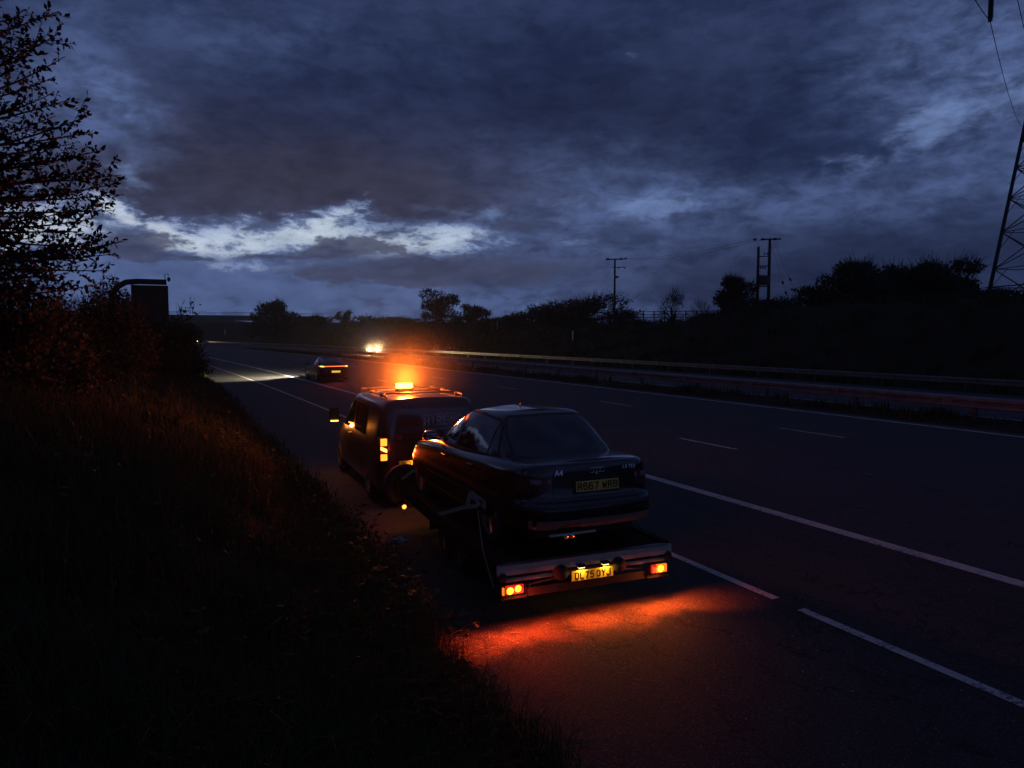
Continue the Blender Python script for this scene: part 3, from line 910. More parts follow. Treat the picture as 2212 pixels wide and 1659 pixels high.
# ---- the trailer
def trailer(loc, rot):
    """local origin: ground level under the middle of the rear edge"""
    root = empty('car_transporter_trailer', loc, rot)
    tag(root, 'flat twin-axle trailer with pale rear beam, lit tail lamps and yellow plate, under the saloon', 'trailer')
    D = .70; Wd = 1.03; Lb = 4.35
    dk = MB(); dk.box((-Wd + .05, .04, D - .05), (Wd - .05, Lb, D - .006)); 
    y = .3
    while y < Lb - .1:
        dk.box((-.9, y, D - .006), (.9, y + .035, D)); y += .22
    dk.build('deck', mat('deck_plate', (.013, .012, .012), .85, 0, .4, 5, .3, 30, spec=.12), root)
    for sx in (-1, 1):
        MB().box((sx * Wd - .05, .02, D - .17), (sx * Wd + .05, Lb, D + .02)).build('side_rail', mat('rail_paint', (.012, .011, .011), .8, 0, .4, 5, spec=.12), root, bevel=.006)
    MB().box((-Wd, Lb, D - .15), (Wd, Lb + .06, D + .10)).build('headboard', M_STEELDARK, root, bevel=.006)
    bm_ = MB(); bm_.box((-Wd - .05, -.035, D - .115), (Wd + .05, .015, D - .008)); bm_.box((-Wd - .05, -.046, D - .064), (Wd + .05, -.035, D - .058))
    bm_.build('rear_beam', M_BEAM, root, bevel=.004)
    MB().box((-Wd - .03, -.04, D - .004), (Wd + .0, .03, D + .004)).build('deck_edge_strip', M_GALV, root)
    for sx in (-1, 1):
        MB().tube([(sx * .32, -.01, D - .175), (sx * (Wd - .04), -.01, D - .175)], .022, 10).build('roller_tube', M_BEAM, root, True)
        MB().lathe([(.075, -.12), (.082, -.10), (.082, .02), (.06, .05)], 20, 'y', (sx * .36, .02, D - .15)).build('rubber_buffer', M_RUBBER, root, True)
        MB().lathe([(.045, -.03), (.05, -.01), (.05, .04)], 16, 'y', (sx * (Wd + .00), -.02, D - .13)).build('corner_cap', M_RUBBER, root, True)
        br = MB(); br.box((sx * .70 - .003, .0, D - .34), (sx * .70 + .003, .01, D - .20)); br.box((sx * .70 - .05, -.01, D - .343), (sx * .70 + .05, .02, D - .337)); br.box((sx * .70 - .05, -.01, D - .203), (sx * .70 + .05, .02, D - .197))
        br.build('tie_bracket', M_GALV, root)
        MB().tube([(sx * .26, .05, D - .235), (sx * .72, .05, D - .27)], .012, 8).build('loading_bar', M_GALV, root)
    cr = MB(); cr.box((-Wd + .06, .12, D - .26), (Wd - .06, .20, D - .16)); cr.box((-Wd + .12, .3, D - .30), (-Wd + .22, Lb, D - .17)); cr.box((Wd - .22, .3, D - .30), (Wd - .12, Lb, D - .17))
    for y in (1.0, 2.0, 3.0, 4.0): cr.box((-Wd + .1, y, D - .2), (Wd - .1, y + .06, D - .06))
    cr.build('chassis', M_STEELDARK, root)
    # plate, with two small lamps over it
    pl = plate(root, 'DL75 OYJ', .03, -.06, D - .212, h=.113, name='number_plate', cw=.050, space=.4)
    tag(pl, 'brightly lit yellow number plate')
    for sx in (-1, 1):
        h = MB().box((sx * .15 + .03 - .045, -.10, D - .115), (sx * .15 + .03 + .045, -.04, D - .085)).build('plate_lamp', M_BLACK, root, bevel=.006)
        MB().box((sx * .15 + .03 - .035, -.095, D - .121), (sx * .15 + .03 + .035, -.05, D - .1155)).build('lamp_lens', glow('plate_lamp_glow', (1, .62, .22), 5), h)
        lens_light('plate_light', (sx * .15 + .03, -.085, D - .125), 'AREA', 1.3, (1, .52, .13), root, .05, (R(-18), 0, 0))
    # tail lamps: left red with amber, right amber with red
    def lamp(sx):
        x = sx * (Wd - .13)
        c = (x, -.05, D - .265)
        house = MB().box((x - .105, -.035, D - .315), (x + .105, .03, D - .215)).build('tail_lamp', M_BLACK, root, bevel=.006)
        ls = MB(); ls.box((x - .11, -.065, D - .32), (x + .11, -.035, D - .21))
        inner = sx * -1
        return house, c, x
    for sx in (-1, 1):
        MB().box((sx * .90 - .15, -.034, D - .375), (sx * .90 + .15, -.026, D - .21)).build('lamp_baffle_plate', M_STEELDARK, root, bevel=.004)  # mount plate stretched wide and low, added to cut light under the trailer
    MB().box((-.98, -.022, D - .372), (.98, -.014, D - .28)).build('added_light_baffle', M_RUBBER, root, bevel=.003)  # added baffle, no known trailer part; gives the road light a straight edge
    hl, c, x = lamp(-1)
    G_Y = glow('bulb_yellow', (1, .34, .02), 4); G_R = glow('lens_red_lit', (1, .02, .01), .8); G_A = glow('lens_amber_lit', (1, .22, .01), 1.1)
    zc = D - .265
    MB().box((x - .10, -.066, zc - .046), (x + .10, -.0355, zc + .046)).build('lamp_lens', G_R, hl, bevel=.004)
    MB().lathe([(.001, -.084), (.026, -.082), (.036, -.072), (.040, -.0662)], 18, 'y', (x - .055, 0, zc - .005)).build('bulb', G_Y, hl, True)
    MB().lathe([(.001, -.084), (.026, -.082), (.034, -.072), (.038, -.0662)], 18, 'y', (x + .035, 0, zc + .008)).build('bulb', G_Y, hl, True)
    MB().box((x - .135, -.06, zc - .05), (x - .1155, -.02, zc + .03)).build('marker_lens', G_A, hl, bevel=.003)
    hr, c, x2 = lamp(1)
    MB().box((x2 - .10, -.066, zc - .046), (x2 - .04, -.0355, zc + .046)).build('lamp_lens', G_R, hr, bevel=.004)
    MB().box((x2 - .04, -.066, zc - .046), (x2 + .10, -.0355, zc + .046)).build('lamp_lens', G_A, hr, bevel=.004)
    MB().lathe([(.001, -.084), (.030, -.082), (.039, -.072), (.043, -.0662)], 18, 'y', (x2 + .015, 0, zc)).build('bulb', G_Y, hr, True)
    for xx, col, e in ((x - .05, (1, .10, .02), 6), (x + .05, (1, .05, .02), 5), (x2, (1, .17, .02), 6)):
        lens_light('tail_and_fill_light', (xx, -.10, zc), 'AREA', e, col, root, .06, (R(-22), R(-34 if xx > 0 else 34) * -1, 0))
    for xx, ang, col, e in ((-.88, 0, (1, .06, .008), 190), (-.88, -42, (1, .055, .006), 300), (-.90, 40, (1, .06, .008), 230), (.90, 0, (1, .085, .008), 190), (.90, 42, (1, .085, .008), 300), (.90, -44, (1, .09, .01), 230),
                            (-.15, -8, (1, .08, .008), 110), (.20, 8, (1, .08, .008), 110)):  # middle pair added as fill, no tail lamp there
        lens_light('tail_and_fill_light', (xx, -.095, zc), 'SPOT', e * .72, col, root, .05, (R(-7), R(ang), 0), 70, 1.0)  # spots fanned out to lay a streak of light on the road
    # running gear
    for yy in (1.95, 2.62):
        for sx in (-1, 1):
            wheel(root, (sx * .80, yy, .285), .285, .17, sx, M_GALV, 4)
        MB().tube([(-.75, yy, .285), (.75, yy, .285)], .04, 10).build('axle', M_STEELDARK, root)
    for sx in (-1, 1):
        pr = []
        for k in range(17):
            t = math.pi * k / 16
            pr.append((2.285 - .70 * math.cos(t), .30 + .30 * math.sin(t) ** .6))
        g = MB()
        for a, b in zip(pr, pr[1:]):
            xa, xb = sorted((sx * .69, sx * .98))
            vs = [(xa, a[0], a[1]), (xb, a[0], a[1]), (xb, b[0], b[1]), (xa, b[0], b[1])]
            g.add(vs + [(p[0], p[1], p[2] + .012) for p in vs], [(3, 2, 1, 0), (4, 5, 6, 7), (0, 1, 5, 4), (2, 3, 7, 6), (1, 2, 6, 5), (3, 0, 4, 7)])
        g.build('mudguard', M_BLACK, root)
    # drawbar, jockey wheel, winch, spare wheel, front marker lamp
    db = MB(); db.tube([(-.75, Lb - .3, .50), (-.05, Lb + .80, .44)], .05, 8); db.tube([(.75, Lb - .3, .50), (.05, Lb + .80, .44)], .05, 8)
    db.tube([(0, Lb + .70, .44), (0, Lb + 1.12, .43)], .045, 8)
    db.build('drawbar', M_STEELDARK, root)
    MB().lathe([(.035, -.05), (.06, -.03), (.06, .05), (.03, .06)], 14, 'z', (0, Lb + 1.12, .44)).build('coupling_head', M_GALV, root)
    jk = MB(); jk.tube([(-.14, Lb + .72, .18), (-.14, Lb + .72, .85)], .026, 10); jk.tube([(-.14, Lb + .72, .85), (-.24, Lb + .72, .86), (-.24, Lb + .72, .93)], .010, 6)
    jk.build('jockey_leg', M_GALV, root)
    MB().lathe([(.10, -.03), (.11, -.02), (.11, .02), (.10, .03)], 18, 'x', (-.14, Lb + .72, .12)).build('jockey_wheel', M_RUBBER, root)
    sw = wheel(root, (-.96, Lb + .20, .64), .35, .19, -1, M_STEELDARK, 4, 'spare_wheel')
    sw.rotation_euler = (0, 0, R(90))
    br = MB(); br.box((-1.10, Lb + .04, .30), (-.55, Lb + .09, .36)); br.box((-1.0, Lb + .06, .34), (-.94, Lb + .12, .66)); br.build('spare_wheel_bracket', M_STEELDARK, root)
    ml = MB().lathe([(.05, .02), (.055, 0), (.05, -.03), (.02, -.035)], 18, 'y', (-1.02, Lb + .03, .33)).build('marker_lamp', M_BLACK, root)
    MB().lathe([(.001, -.046), (.028, -.043), (.036, -.0352)], 16, 'y', (-1.02, Lb + .03, .33)).build('lamp_lens', glow('marker_glow', (1, .33, .05), 3), ml, True)
    lens_light('marker_light', (-1.02, Lb - .05, .33), 'POINT', .6, (1, .3, .05), root, .03)
    wn = MB(); wn.lathe([(.06, -.14), (.06, .14)], 14, 'x', (.1, Lb + .15, D + .16)); wn.box((-.09, Lb + .03, D + .02), (.29, Lb + .28, D + .09)); wn.tube([(.24, Lb + .15, D + .16), (.36, Lb + .15, D + .16), (.36, Lb + .02, D + .30)], .010, 6)
    wn.build('winch', M_STEELDARK, root)
    return root

# ---- panel van
VPLAN = [(0, 0), (.45, .006), (.70, .02), (.83, .06), (.905, .16), (.935, .4), (.945, 1.0), (.945, 1.8), (.945, 2.6), (.945, 3.3), (.93, 3.8), (.90, 4.15), (.82, 4.42), (.66, 4.56), (.4, 4.64), (0, 4.68)]
def van(loc, rot, s):
    root = empty('tow_van', loc, rot); root.scale = (1, 1, 1)
    tag(root, 'dark van towing the trailer, glowing amber beacon on its roof and left tail lamp lit', 'van')
    f = lambda *t: [(a, b) for a, b in t]
    levels = [
        (.90, .10, .16, f((0, .24), (4.68, .24))),
        (.985, .02, .04, f((0, .27), (4.68, .26))),
        (1.0, 0, 0, f((0, .42), (4.68, .42))),
        (1.0, .02, .03, f((0, .62), (4.68, .60))),
        (1.0, .035, .10, f((0, .86), (3.4, .86), (4.68, .78))),
        (.985, .04, .28, f((0, 1.02), (3.0, 1.02), (4.68, .90))),
        (.975, .045, .70, f((0, 1.10), (3.0, 1.09), (4.68, 1.02))),
        (.93, .07, 1.10, f((0, 1.40), (3.0, 1.38), (4.68, 1.34))),
        (.885, .10, 1.50, f((0, 1.68), (3.0, 1.67), (4.68, 1.63))),
        (.84, .13, 1.72, f((0, 1.78), (3.0, 1.77), (4.68, 1.73))),
        (.77, .20, 1.86, f((0, 1.825), (3.0, 1.82), (4.68, 1.77))),
    ]
    body = ring_body('body', M_VANPAINT, VPLAN, levels, crown=.025, sub=2, parent=root)
    cut(body, [MB().lathe([(.375, sx * .6), (.375, sx * 1.2)], 28, 'x', (0, yy, .33)) for yy in (.92, 3.72) for sx in (-1, 1)])
    body.data.polygons.foreach_set('use_smooth', [True] * len(body.data.polygons))
    bv = bvh_of(body)
    # roof ribs and cross bars
    rb = MB()
    for x in (-.5, -.3, -.1, .1, .3, .5): ribbon(bv, 'T', [(x, .35), (x, 2.7)], .035, .010, rb)
    rb.build('roof_rib', M_VANPAINT, root)
    for sx in (-1, 1):
        MB().tube([(sx * .70, .45, 1.835), (sx * .70, .5, 1.86), (sx * .70, 2.5, 1.86), (sx * .69, 2.55, 1.83)], .016, 8).build('roof_rail', M_GALV, root, True)
    for y in (.75, 1.6, 2.3):
        cb = MB().tube([(-.74, y, 1.885), (.74, y, 1.885)], .018, 8)
        for sx in (-1, 1): cb.cbox((sx * .70, y, 1.86), (.09, .06, .06))
        cb.build('roof_bar', M_GALV, root, True)
    # beacon
    by = 1.05
    bc = MB().box((-.16 - .22, by - .07, 1.90), (.16 - .22, by + .07, 1.955)).build('beacon', M_BLACK, root, bevel=.008)
    for k, z in enumerate((1.955, 2.005)):
        ring_body('beacon_lens', glow('beacon_glow', (1, .50, .06), 12), [(0, 0), (.08, .0), (.15, .02), (.165, .07), (.15, .12), (.08, .14), (0, .14)],
                  [(.92, .01, .01, [(0, z)]), (1, 0, 0, [(0, z + .012)]), (1, 0, 0, [(0, z + .026)]), (.9, .01, .01, [(0, z + .036)])], .004, 1, bc)
    for ch in bc.children:
        for v in ch.data.vertices: v.co.y += by - .07; v.co.x -= .22
    lens_light('beacon_light', (-.22, by, 2.16), 'POINT', BEACON_W, (1, .15, .012), root, .12)
    # rear door: window, sticker, lamps, plate
    rw = strip(bv, 'B', [(-.74, 1.18, 1.20), (-.71, 1.13, 1.60), (-.66, 1.12, 1.66), (.66, 1.12, 1.66), (.71, 1.13, 1.60), (.74, 1.18, 1.20)], 10, .005).build('rear_window', M_GLASS2, root, True)
    st = MB(); lettering('HIRE ME', .15, .086, .026, .018, .20, 1.37, 0, depth=.001, mb=st, space=.35)
    pl = MB()
    ov = []
    for v in st.v:
        p = onto(bv, 'B', v[0], v[2], .010 - v[1] * .5); ov.append(tuple(p) if p else (v[0], .05, v[2]))
    pl.v = ov; pl.f = st.f
    M_STK = mat('pale_sticker', (.60, .52, .50), .6, 0, .5, 20)
    pl.build('window_sticker', M_STK, rw)
    ribbon(bv, 'B', [(-.15, 1.30), (-.17, 1.55), (.30, 1.56), (.56, 1.54), (.58, 1.32), (-.15, 1.30)], .006, .008).build('sticker_outline', M_STK, rw)
    gp = MB(); ribbon(bv, 'B', [(-.78, 1.70), (-.82, 1.2), (-.83, .60), (-.78, .50), (.78, .50), (.83, .60), (.82, 1.2), (.78, 1.70), (-.78, 1.70)], .008, .002, gp)
    gp.build('tailgate_gap', M_INK, root)
    ribbon(bv, 'B', [(-.80, .50), (.80, .50)], .20, .010).build('rear_bumper', M_BLACK, root)
    for sx in (-1, 1):
        lit = sx < 0
        seg = []
        G1 = glow('van_lamp_yellow', (1, .26, .02), 2.8) if lit else M_REDLENS
        G2 = glow('van_lamp_white', (1, .45, .08), 4) if lit else M_REDLENS
        xa, xb = sorted((sx * .80, sx * .93))
        h = MB().box((xa, .015, .80), (xb, .22, 1.20)).build('tail_lamp', M_BLACK if lit else M_DULLLENS, root, bevel=.02)
        if lit:
            for (z0, z1, dz_, G) in ((1.07, 1.19, 0, G1), (.975, 1.035, -.025, G2), (.82, .925, 0, G1)):
                sg = MB(); sg.v = [(xa + .012, -.002, z0 - dz_), (xb - .012, -.002, z0 + dz_), (xb - .012, -.002, z1 + dz_), (xa + .012, -.002, z1 - dz_),
                                   (xa + .012, .03, z0 - dz_), (xb - .012, .03, z0 + dz_), (xb - .012, .03, z1 + dz_), (xa + .012, .03, z1 - dz_)]
                sg.f = [(0, 1, 2, 3), (4, 7, 6, 5), (0, 4, 5, 1), (1, 5, 6, 2), (2, 6, 7, 3), (3, 7, 4, 0)]
                sg.build('lamp_segment', G, h, bevel=.006)
            lens_light('van_tail_light', (-.86, -.12, 1.0), 'AREA', 5.0, (1, .10, .02), root, .2, (R(-80), 0, 0))
            lens_light('van_tail_light', (-.90, -.10, 1.0), 'POINT', 2.2, (1, .05, .01), root, .06)
    plate(root, 'DL75 OYJ', -.34, .020, .735, name='rear_number_plate', rot=(R(-3), 0, 0), space=.4)
    lens_light('van_plate_light', (-.34, -.05, .83), 'AREA', 1.6, (1, .50, .12), root, .06, (R(-20), 0, 0))
    MB().cbox((-.34, .0, .83), (.16, .05, .03)).build('plate_lamp', M_BLACK, root, bevel=.006)
    MB().tube([(0, .1, .42), (0, -.10, .40), (0, -.12, .46)], .022, 8).build('tow_ball', M_GALV, root)
    # sides
    for sd in ('L', 'R'):
        strip(bv, sd, [(2.30, 1.12, 1.60), (2.38, 1.10, 1.64), (2.85, 1.09, 1.62), (3.20, 1.08, 1.45), (3.55, 1.08, 1.18), (3.62, 1.08, 1.10)], 8, .005).build('front_side_window', M_GLASS, root, True)
        strip(bv, sd, [(1.20, 1.13, 1.60), (1.26, 1.11, 1.63), (2.14, 1.11, 1.64), (2.20, 1.12, 1.60)], 8, .005).build('rear_side_window', M_GLASS, root, True)
        gp = MB()
        for pts in ([(2.25, 1.68), (2.25, .35)], [(3.55, 1.05), (3.45, .80), (3.35, .35)], [(1.14, 1.68), (1.14, .8), (1.22, .6)], [(.2, 1.05), (2.2, 1.04)]):
            ribbon(bv, sd, pts, .009, .002, gp)
        gp.build('door_gap', M_INK, root)
        ribbon(bv, sd, [(1.2, 1.075), (3.6, 1.06)], .02, .006).build('waist_strip', M_GALV, root)
        ribbon(bv, sd, [(1.35, .55), (3.2, .55)], .11, .012).build('side_moulding', M_BLACK, root)
        p = onto(bv, sd, 2.5, .98, .012); MB().cbox(p, (.03, .2, .035)).build('door_handle', M_VANPAINT, root, bevel=.01)
        sx = -1 if sd == 'L' else 1
        mir = ring_body('door_mirror', M_BLACK, [(0, 0), (.08, .004), (.11, .03), (.11, .08), (.08, .13), (0, .15)],
                        [(.85, .0, .01, [(0, -.13)]), (1, 0, 0, [(0, -.11)]), (1, 0, .0, [(0, .10)]), (.8, .0, .03, [(0, .135)])], .01, 2, root)
        mir.location = (sx * 1.08, 3.42, 1.27)
        MB().cbox((sx * .98, 3.50, 1.17), (.16, .05, .04)).build('mirror_arm', M_BLACK, root, bevel=.01)
        if sx < 0:
            MB().cbox((sx * 1.09, 3.41, 1.125), (.16, .04, .022)).build('mirror_indicator', glow('indicator_glow', (1, .42, .05), 5), mir, bevel=.004).location = -mir.location
            lens_light('indicator_light', (sx * 1.14, 3.50, 1.07), 'POINT', 12.0, (1, .28, .04), root, .04)
    strip(bv, 'F', [(-.70, 1.12, 1.30), (-.62, 1.10, 1.58), (-.5, 1.10, 1.64), (.5, 1.10, 1.64), (.62, 1.10, 1.58), (.70, 1.12, 1.30)], 10, .005).build('windscreen', M_GLASS, root, True)
    for sx in (-1, 1):
        strip(bv, 'F', [(sx * .48, .66, .84), (sx * .70, .66, .86), (sx * .82, .68, .86)], 5, .005).build('headlamp', M_CLEARLENS, root, True)
        for yy in (.92, 3.72): wheel(root, (sx * .83, yy, .33), .33, .22, sx)
    MB().box((-.7, .4, .18), (.7, 4.3, .30)).build('underbody', M_BLACK, root)
    root.scale = (s, s, s)
    return root

# ---- the two cars under way
def coupe(loc, rot):
    root = empty('passing_car', loc, rot)
    M_CARPAINT = mat('black_dull_car_paint', (.006, .006, .008), .45, .1, .2, 2)
    tag(root, 'sloping-backed dark car driving away with one full-width red light bar', 'car')
    levels = [
        (.88, .14, .14, [(0, .28), (1, .2), (4.48, .22)]),
        (.98, .03, .05, [(0, .33), (1, .24), (4.48, .26)]),
        (1.0, 0, 0, [(0, .5), (4.48, .46)]),
        (1.0, .03, .02, [(0, .72), (1, .70), (4.48, .58)]),
        (.99, .05, .06, [(0, .86), (1, .84), (3.4, .76), (4.48, .66)]),
        (.95, .08, .14, [(0, 1.0), (1, .95), (2, .90), (3.4, .84), (4.48, .70)]),
        (.86, .14, .24, [(0, 1.04), (1, 1.0), (2, .95), (3.4, .88), (4.48, .73)]),
    ]
    body = ring_body('body', M_CARPAINT, [(x * 1.08, y) for x, y in PLAN], levels, crown=.03, sub=1, parent=root)
    cut(body, [MB().lathe([(.37, sx * .6), (.37, sx * 1.2)], 24, 'x', (0, yy, .34)) for yy in (.90, 3.6) for sx in (-1, 1)])
    GP = [(0, 0), (.40, .02), (.60, .1), (.70, .4), (.745, 1.0), (.75, 1.6), (.72, 2.2), (.62, 2.6), (.4, 2.75), (0, 2.8)]
    g = [(1.03, 0, 0, [(0, -.10), (2.8, -.1)]), (1.0, .03, .05, [(0, 0), (2.8, -.03)]), (.95, .25, .45, [(0, .16), (2.8, .14)]),
         (.86, .60, .85, [(0, .33), (2.8, .31)]), (.76, .95, 1.15, [(0, .43), (2.8, .42)]), (.66, 1.1, 1.3, [(0, .46), (2.8, .45)])]
    cab = ring_body('cabin', M_GLASS, GP, g, crown=.02, sub=2, parent=root)
    for v in cab.data.vertices: v.co.y += .32; v.co.z += 1.0
    bc = bvh_of(cab); bd = bvh_of(body)
    rf = strip(bc, 'T', [(-.55, 1.3, 2.1), (-.4, 1.15, 2.2), (0, 1.1, 2.25), (.4, 1.15, 2.2), (.55, 1.3, 2.1)], 8, .006)
    rf.build('roof_panel', M_CARPAINT, root, True)
    for sd in ('L', 'R'):
        ribbon(bc, sd, [(.45, 1.05), (1.0, 1.30), (1.5, 1.42), (2.1, 1.40), (2.8, 1.15)], .05, .006).build('roof_side_trim', M_CHROME, root, True)
    lb = MB()
    strip(bd, 'B', [(-.84, .90, .96), (-.72, .895, .945), (-.5, .915, .945), (.5, .915, .945), (.72, .895, .945), (.84, .90, .96)], 2, .01, lb)
    lb.build('light_bar', glow('light_bar_glow', (1, .10, .02), 4.5), root)
    for sx in (-1, 1):
        strip(bd, 'B', [(sx * .80, .905, .955), (sx * .64, .90, .945)], 2, .014).build('light_bar_end', glow('light_bar_hot', (1, .35, .06), 6), root)
        ribbon(bd, 'B', [(sx * .60, .55), (sx * .84, .55)], .03, .01).build('reflector', M_REDLENS, root)
    lens_light('light_bar_light', (0, -.2, .92), 'AREA', 6, (1, .08, .03), root, 1.2, (R(-85), 0, 0))
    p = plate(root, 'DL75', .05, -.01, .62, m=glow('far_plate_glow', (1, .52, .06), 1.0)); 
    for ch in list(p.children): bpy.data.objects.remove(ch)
    for yy in (.90, 3.6):
        for sx in (-1, 1): wheel(root, (sx * .82, yy, .345), .345, .22, sx)
    for sx in (-1, 1):
        MB().cbox((sx * 1.02, 2.75, 1.02), (.18, .10, .12)).build('door_mirror', M_CARPAINT, root, bevel=.03)
        strip(bd, 'F', [(sx * .45, .58, .66), (sx * .75, .58, .67)], 2, .008).build('headlamp', glow('headlamp_white', (1, .93, .78), 6), root)
        lens_light('headlight', (sx * .65, 4.60, .64), 'SPOT', 9000, (1, .88, .66), root, .06, (R(90 - 9), 0, R(6)), 19, .6)
    for a_, e_ in ((14, 26000), (26, 26000), (38, 22000), (50, 16000), (62, 11000), (74, 7000)):
        lens_light('headlight', (-.72, 4.56, .62), 'SPOT', e_, (1, .86, .60), root, .05, (R(90 - 9.5), 0, R(a_)), 20, 1.0)
    MB().box((-.7, .3, .18), (.7, 4.2, .28)).build('underbody', M_BLACK, root)
    return root

def oncoming(loc, rot, name, label, e=900, gl=24, lampx=.62):
    root = empty(name, loc, rot)
    tag(root, label, 'car', group='cars coming the other way')
    levels = [(.88, .14, .14, [(0, .25)]), (1.0, 0, 0, [(0, .45)]), (1.0, .02, .02, [(0, .70), (4.48, .62)]),
              (.96, .06, .12, [(0, .95), (3.3, .88), (4.48, .74)]), (.86, .12, .24, [(0, 1.0), (3.3, .92), (4.48, .77)])]
    ring_body('body', M_CARPAINT, PLAN, levels, crown=.03, sub=1, parent=root)
    GP = [(0, 0), (.45, .03), (.62, .2), (.68, 1.0), (.67, 1.9), (.5, 2.5), (0, 2.6)]
    cab = ring_body('cabin', M_GLASS, GP, [(1, 0, 0, [(0, 0)]), (.93, .2, .4, [(0, .3)]), (.8, .5, .85, [(0, .52)])], .02, 1, root)
    for v in cab.data.vertices: v.co.y += .6; v.co.z += .9
    for sx in (-1, 1):
        MB().lathe([(.001, 4.47), (.12, 4.45), (.17, 4.38), (.17, 4.2)], 16, 'y', (sx * lampx, 0, .66)).build('headlamp', glow('headlamp_' + name, (1, .62, .16), gl), root, True)  # lamp disc made oversize, lens bloom put into its shape
        lens_light('headlight', (sx * lampx, 4.52, .66), 'SPOT', e, (1, .74, .34), root, .09, (R(90 - 1.5), 0, 0), 80, .8)
        for yy in (.9, 3.5): wheel(root, (sx * .74, yy, .31), .31, .2, sx)
    MB().box((-.26, 4.47, .40), (.26, 4.49, .50)).build('front_number_plate', M_CHROME, root)
    return root

# ------------------------------------------------------------------ set them down
BEACON_W = 560
ADDED_HAZE = .00035
TR_YAW, TR_PITCH, TR_S = R(-4.1), R(0), .96
tl = trailer((4.01, 6.28, .0), (0, 0, TR_YAW))
tl.scale = (TR_S,) * 3
sal = saloon((4.05, 6.12, .676), (R(-.6), 0, R(-2.1)))
vn = van((4.26, 11.72, .0), (0, 0, R(-2.5)), 1.02)
coupe((10.0 - shift(43), 42.5, rz(10.2)), (0, 0, heading(47)))
oncoming((33.4 - shift(110), 110.0, rz(33.4)), (0, 0, heading(108) + math.pi + R(-6)), 'oncoming_car', 'oncoming car with two glaring yellow headlamps beyond the central barrier', 3600, 7)
oncoming((36.0 - shift(262), 262.0, rz(30)), (0, 0, heading(262) + math.pi + R(-4)), 'oncoming_car', 'tiny distant car with faint headlamps at the end of the road by the bushes', 250, 8)

# straps that hold the saloon down
def strap(pts, label, w=.045, name='ratchet_strap', hook=True):
    mb = MB()
    P = [Vector(p) for p in pts]
    for a, b in zip(P, P[1:]):
        d = (b - a).normalized(); side = d.cross(Vector((1, 0, 0)))
        if side.length < .2: side = d.cross(Vector((0, 0, 1)))
        side.normalize(); n = d.cross(side).normalized()
        vs = [a - side * w / 2, a + side * w / 2, b + side * w / 2, b - side * w / 2]
        mb.add([v - n * .002 for v in vs] + [v + n * .002 for v in vs], [(3, 2, 1, 0), (4, 5, 6, 7), (0, 1, 5, 4), (1, 2, 6, 5), (2, 3, 7, 6), (3, 0, 4, 7)])
    root = mb.build(name, M_WEB)
    tag(root, label, 'strap', group='straps holding the saloon down')
    if hook:
        MB().cbox(P[0], (.03, .10, .06)).build('ratchet', M_GALV, root, bevel=.006)
    return root
TM = Matrix.Translation(tl.location) @ Matrix.Rotation(TR_YAW, 4, 'Z') @ Matrix.Scale(TR_S, 4)
T = lambda x, y, z: TM @ Vector((x, y, z))
strap([T(-.92, .92, 1.17), T(-.96, .98, 1.10), T(-.97, 1.45, .98), T(-1.06, 2.2, .72)], 'yellowed strap running forward from the rear left wheel to the trailer rail', .05)
strap([T(-.91, .80, 1.14), T(-.94, 1.25, 1.19), T(-.93, 1.42, 1.0)], 'pale webbing wrapped over the top of the rear left tyre', .10, hook=False)
strap([T(-1.0, .82, 1.08), T(-1.09, .40, .74), T(-1.10, .05, .46)], 'thin loose strap tail hanging down by the left tail lamp', .018, hook=False)
strap([T(.88, .75, .98), T(.96, .30, .74)], 'thin strap from the rear right wheel to the deck corner', .02)
strap([T(-.90, 3.9, 1.05), T(-1.04, 4.4, .78), T(-1.04, 4.7, .74)], 'strap at the front left wheel lit orange from ahead', .05)

# ------------------------------------------------------------------ cantilever sign seen from behind
def gantry():
    MG = mat('weathered_gantry_steel', (.018, .018, .018), .75, .1, .3, 2, spec=.2)
    y = 62
    root = empty('gantry_sign', (0, 0, 0)); base = gpt(-3.2, y)
    def P(px, z): # bearing to a point in the plane y
        a, e = azel(px, 650); return math.tan(a) * y
    xr = P(361, 0); xl = P(284, 0); top = CAMZ + math.tan(azel(330, 609)[1]) * math.hypot(y, xl)
    root.location = (P(245, 0), y, gz(-3.2, y))
    tag(root, 'dark overhead motorway sign on a curved cantilever arm, seen from behind above the bushes', 'road sign')
    o = root.location
    L_ = lambda x, yy, z: (x - o.x, yy - o.y, z - o.z)
    arm = MB()
    x0 = P(238, 0)
    pts = [L_(x0, y, 1.5), L_(x0, y, top - 1.9), L_(x0 + .12, y, top - 1.1), L_(x0 + .5, y, top - .45), L_(x0 + 1.1, y, top - .08), L_(x0 + 1.9, y, top), L_(xr + .0, y, top)]
    arm.tube(pts, .22, 12); arm.build('cantilever_arm', MG, root, True)
    MB().box(L_(xl, y - .35, top - 3.4), L_(xr + .1, y + .35, top - .28)).build('sign_box', MG, root, bevel=.04)
    for k in range(3):
        MB().box(L_(xl + .1, y - .39, top - 1.0 - k * .9), L_(xr, y - .355, top - .93 - k * .9)).build('sign_rib', MG, root)
    cm = MB(); cm.tube([L_(xr - .1, y, top), L_(xr - .1, y, top + .62), L_(xr + .14, y, top + .66), L_(xr + .16, y, top + .5)], .03, 6)
    cm.lathe([(.05, .42), (.12, .32), (.13, .18), (.07, .08), (.02, .04)], 12, 'z', L_(xr + .17, y, top))
    cm.build('camera', M_BLACK, root, True)
gantry()

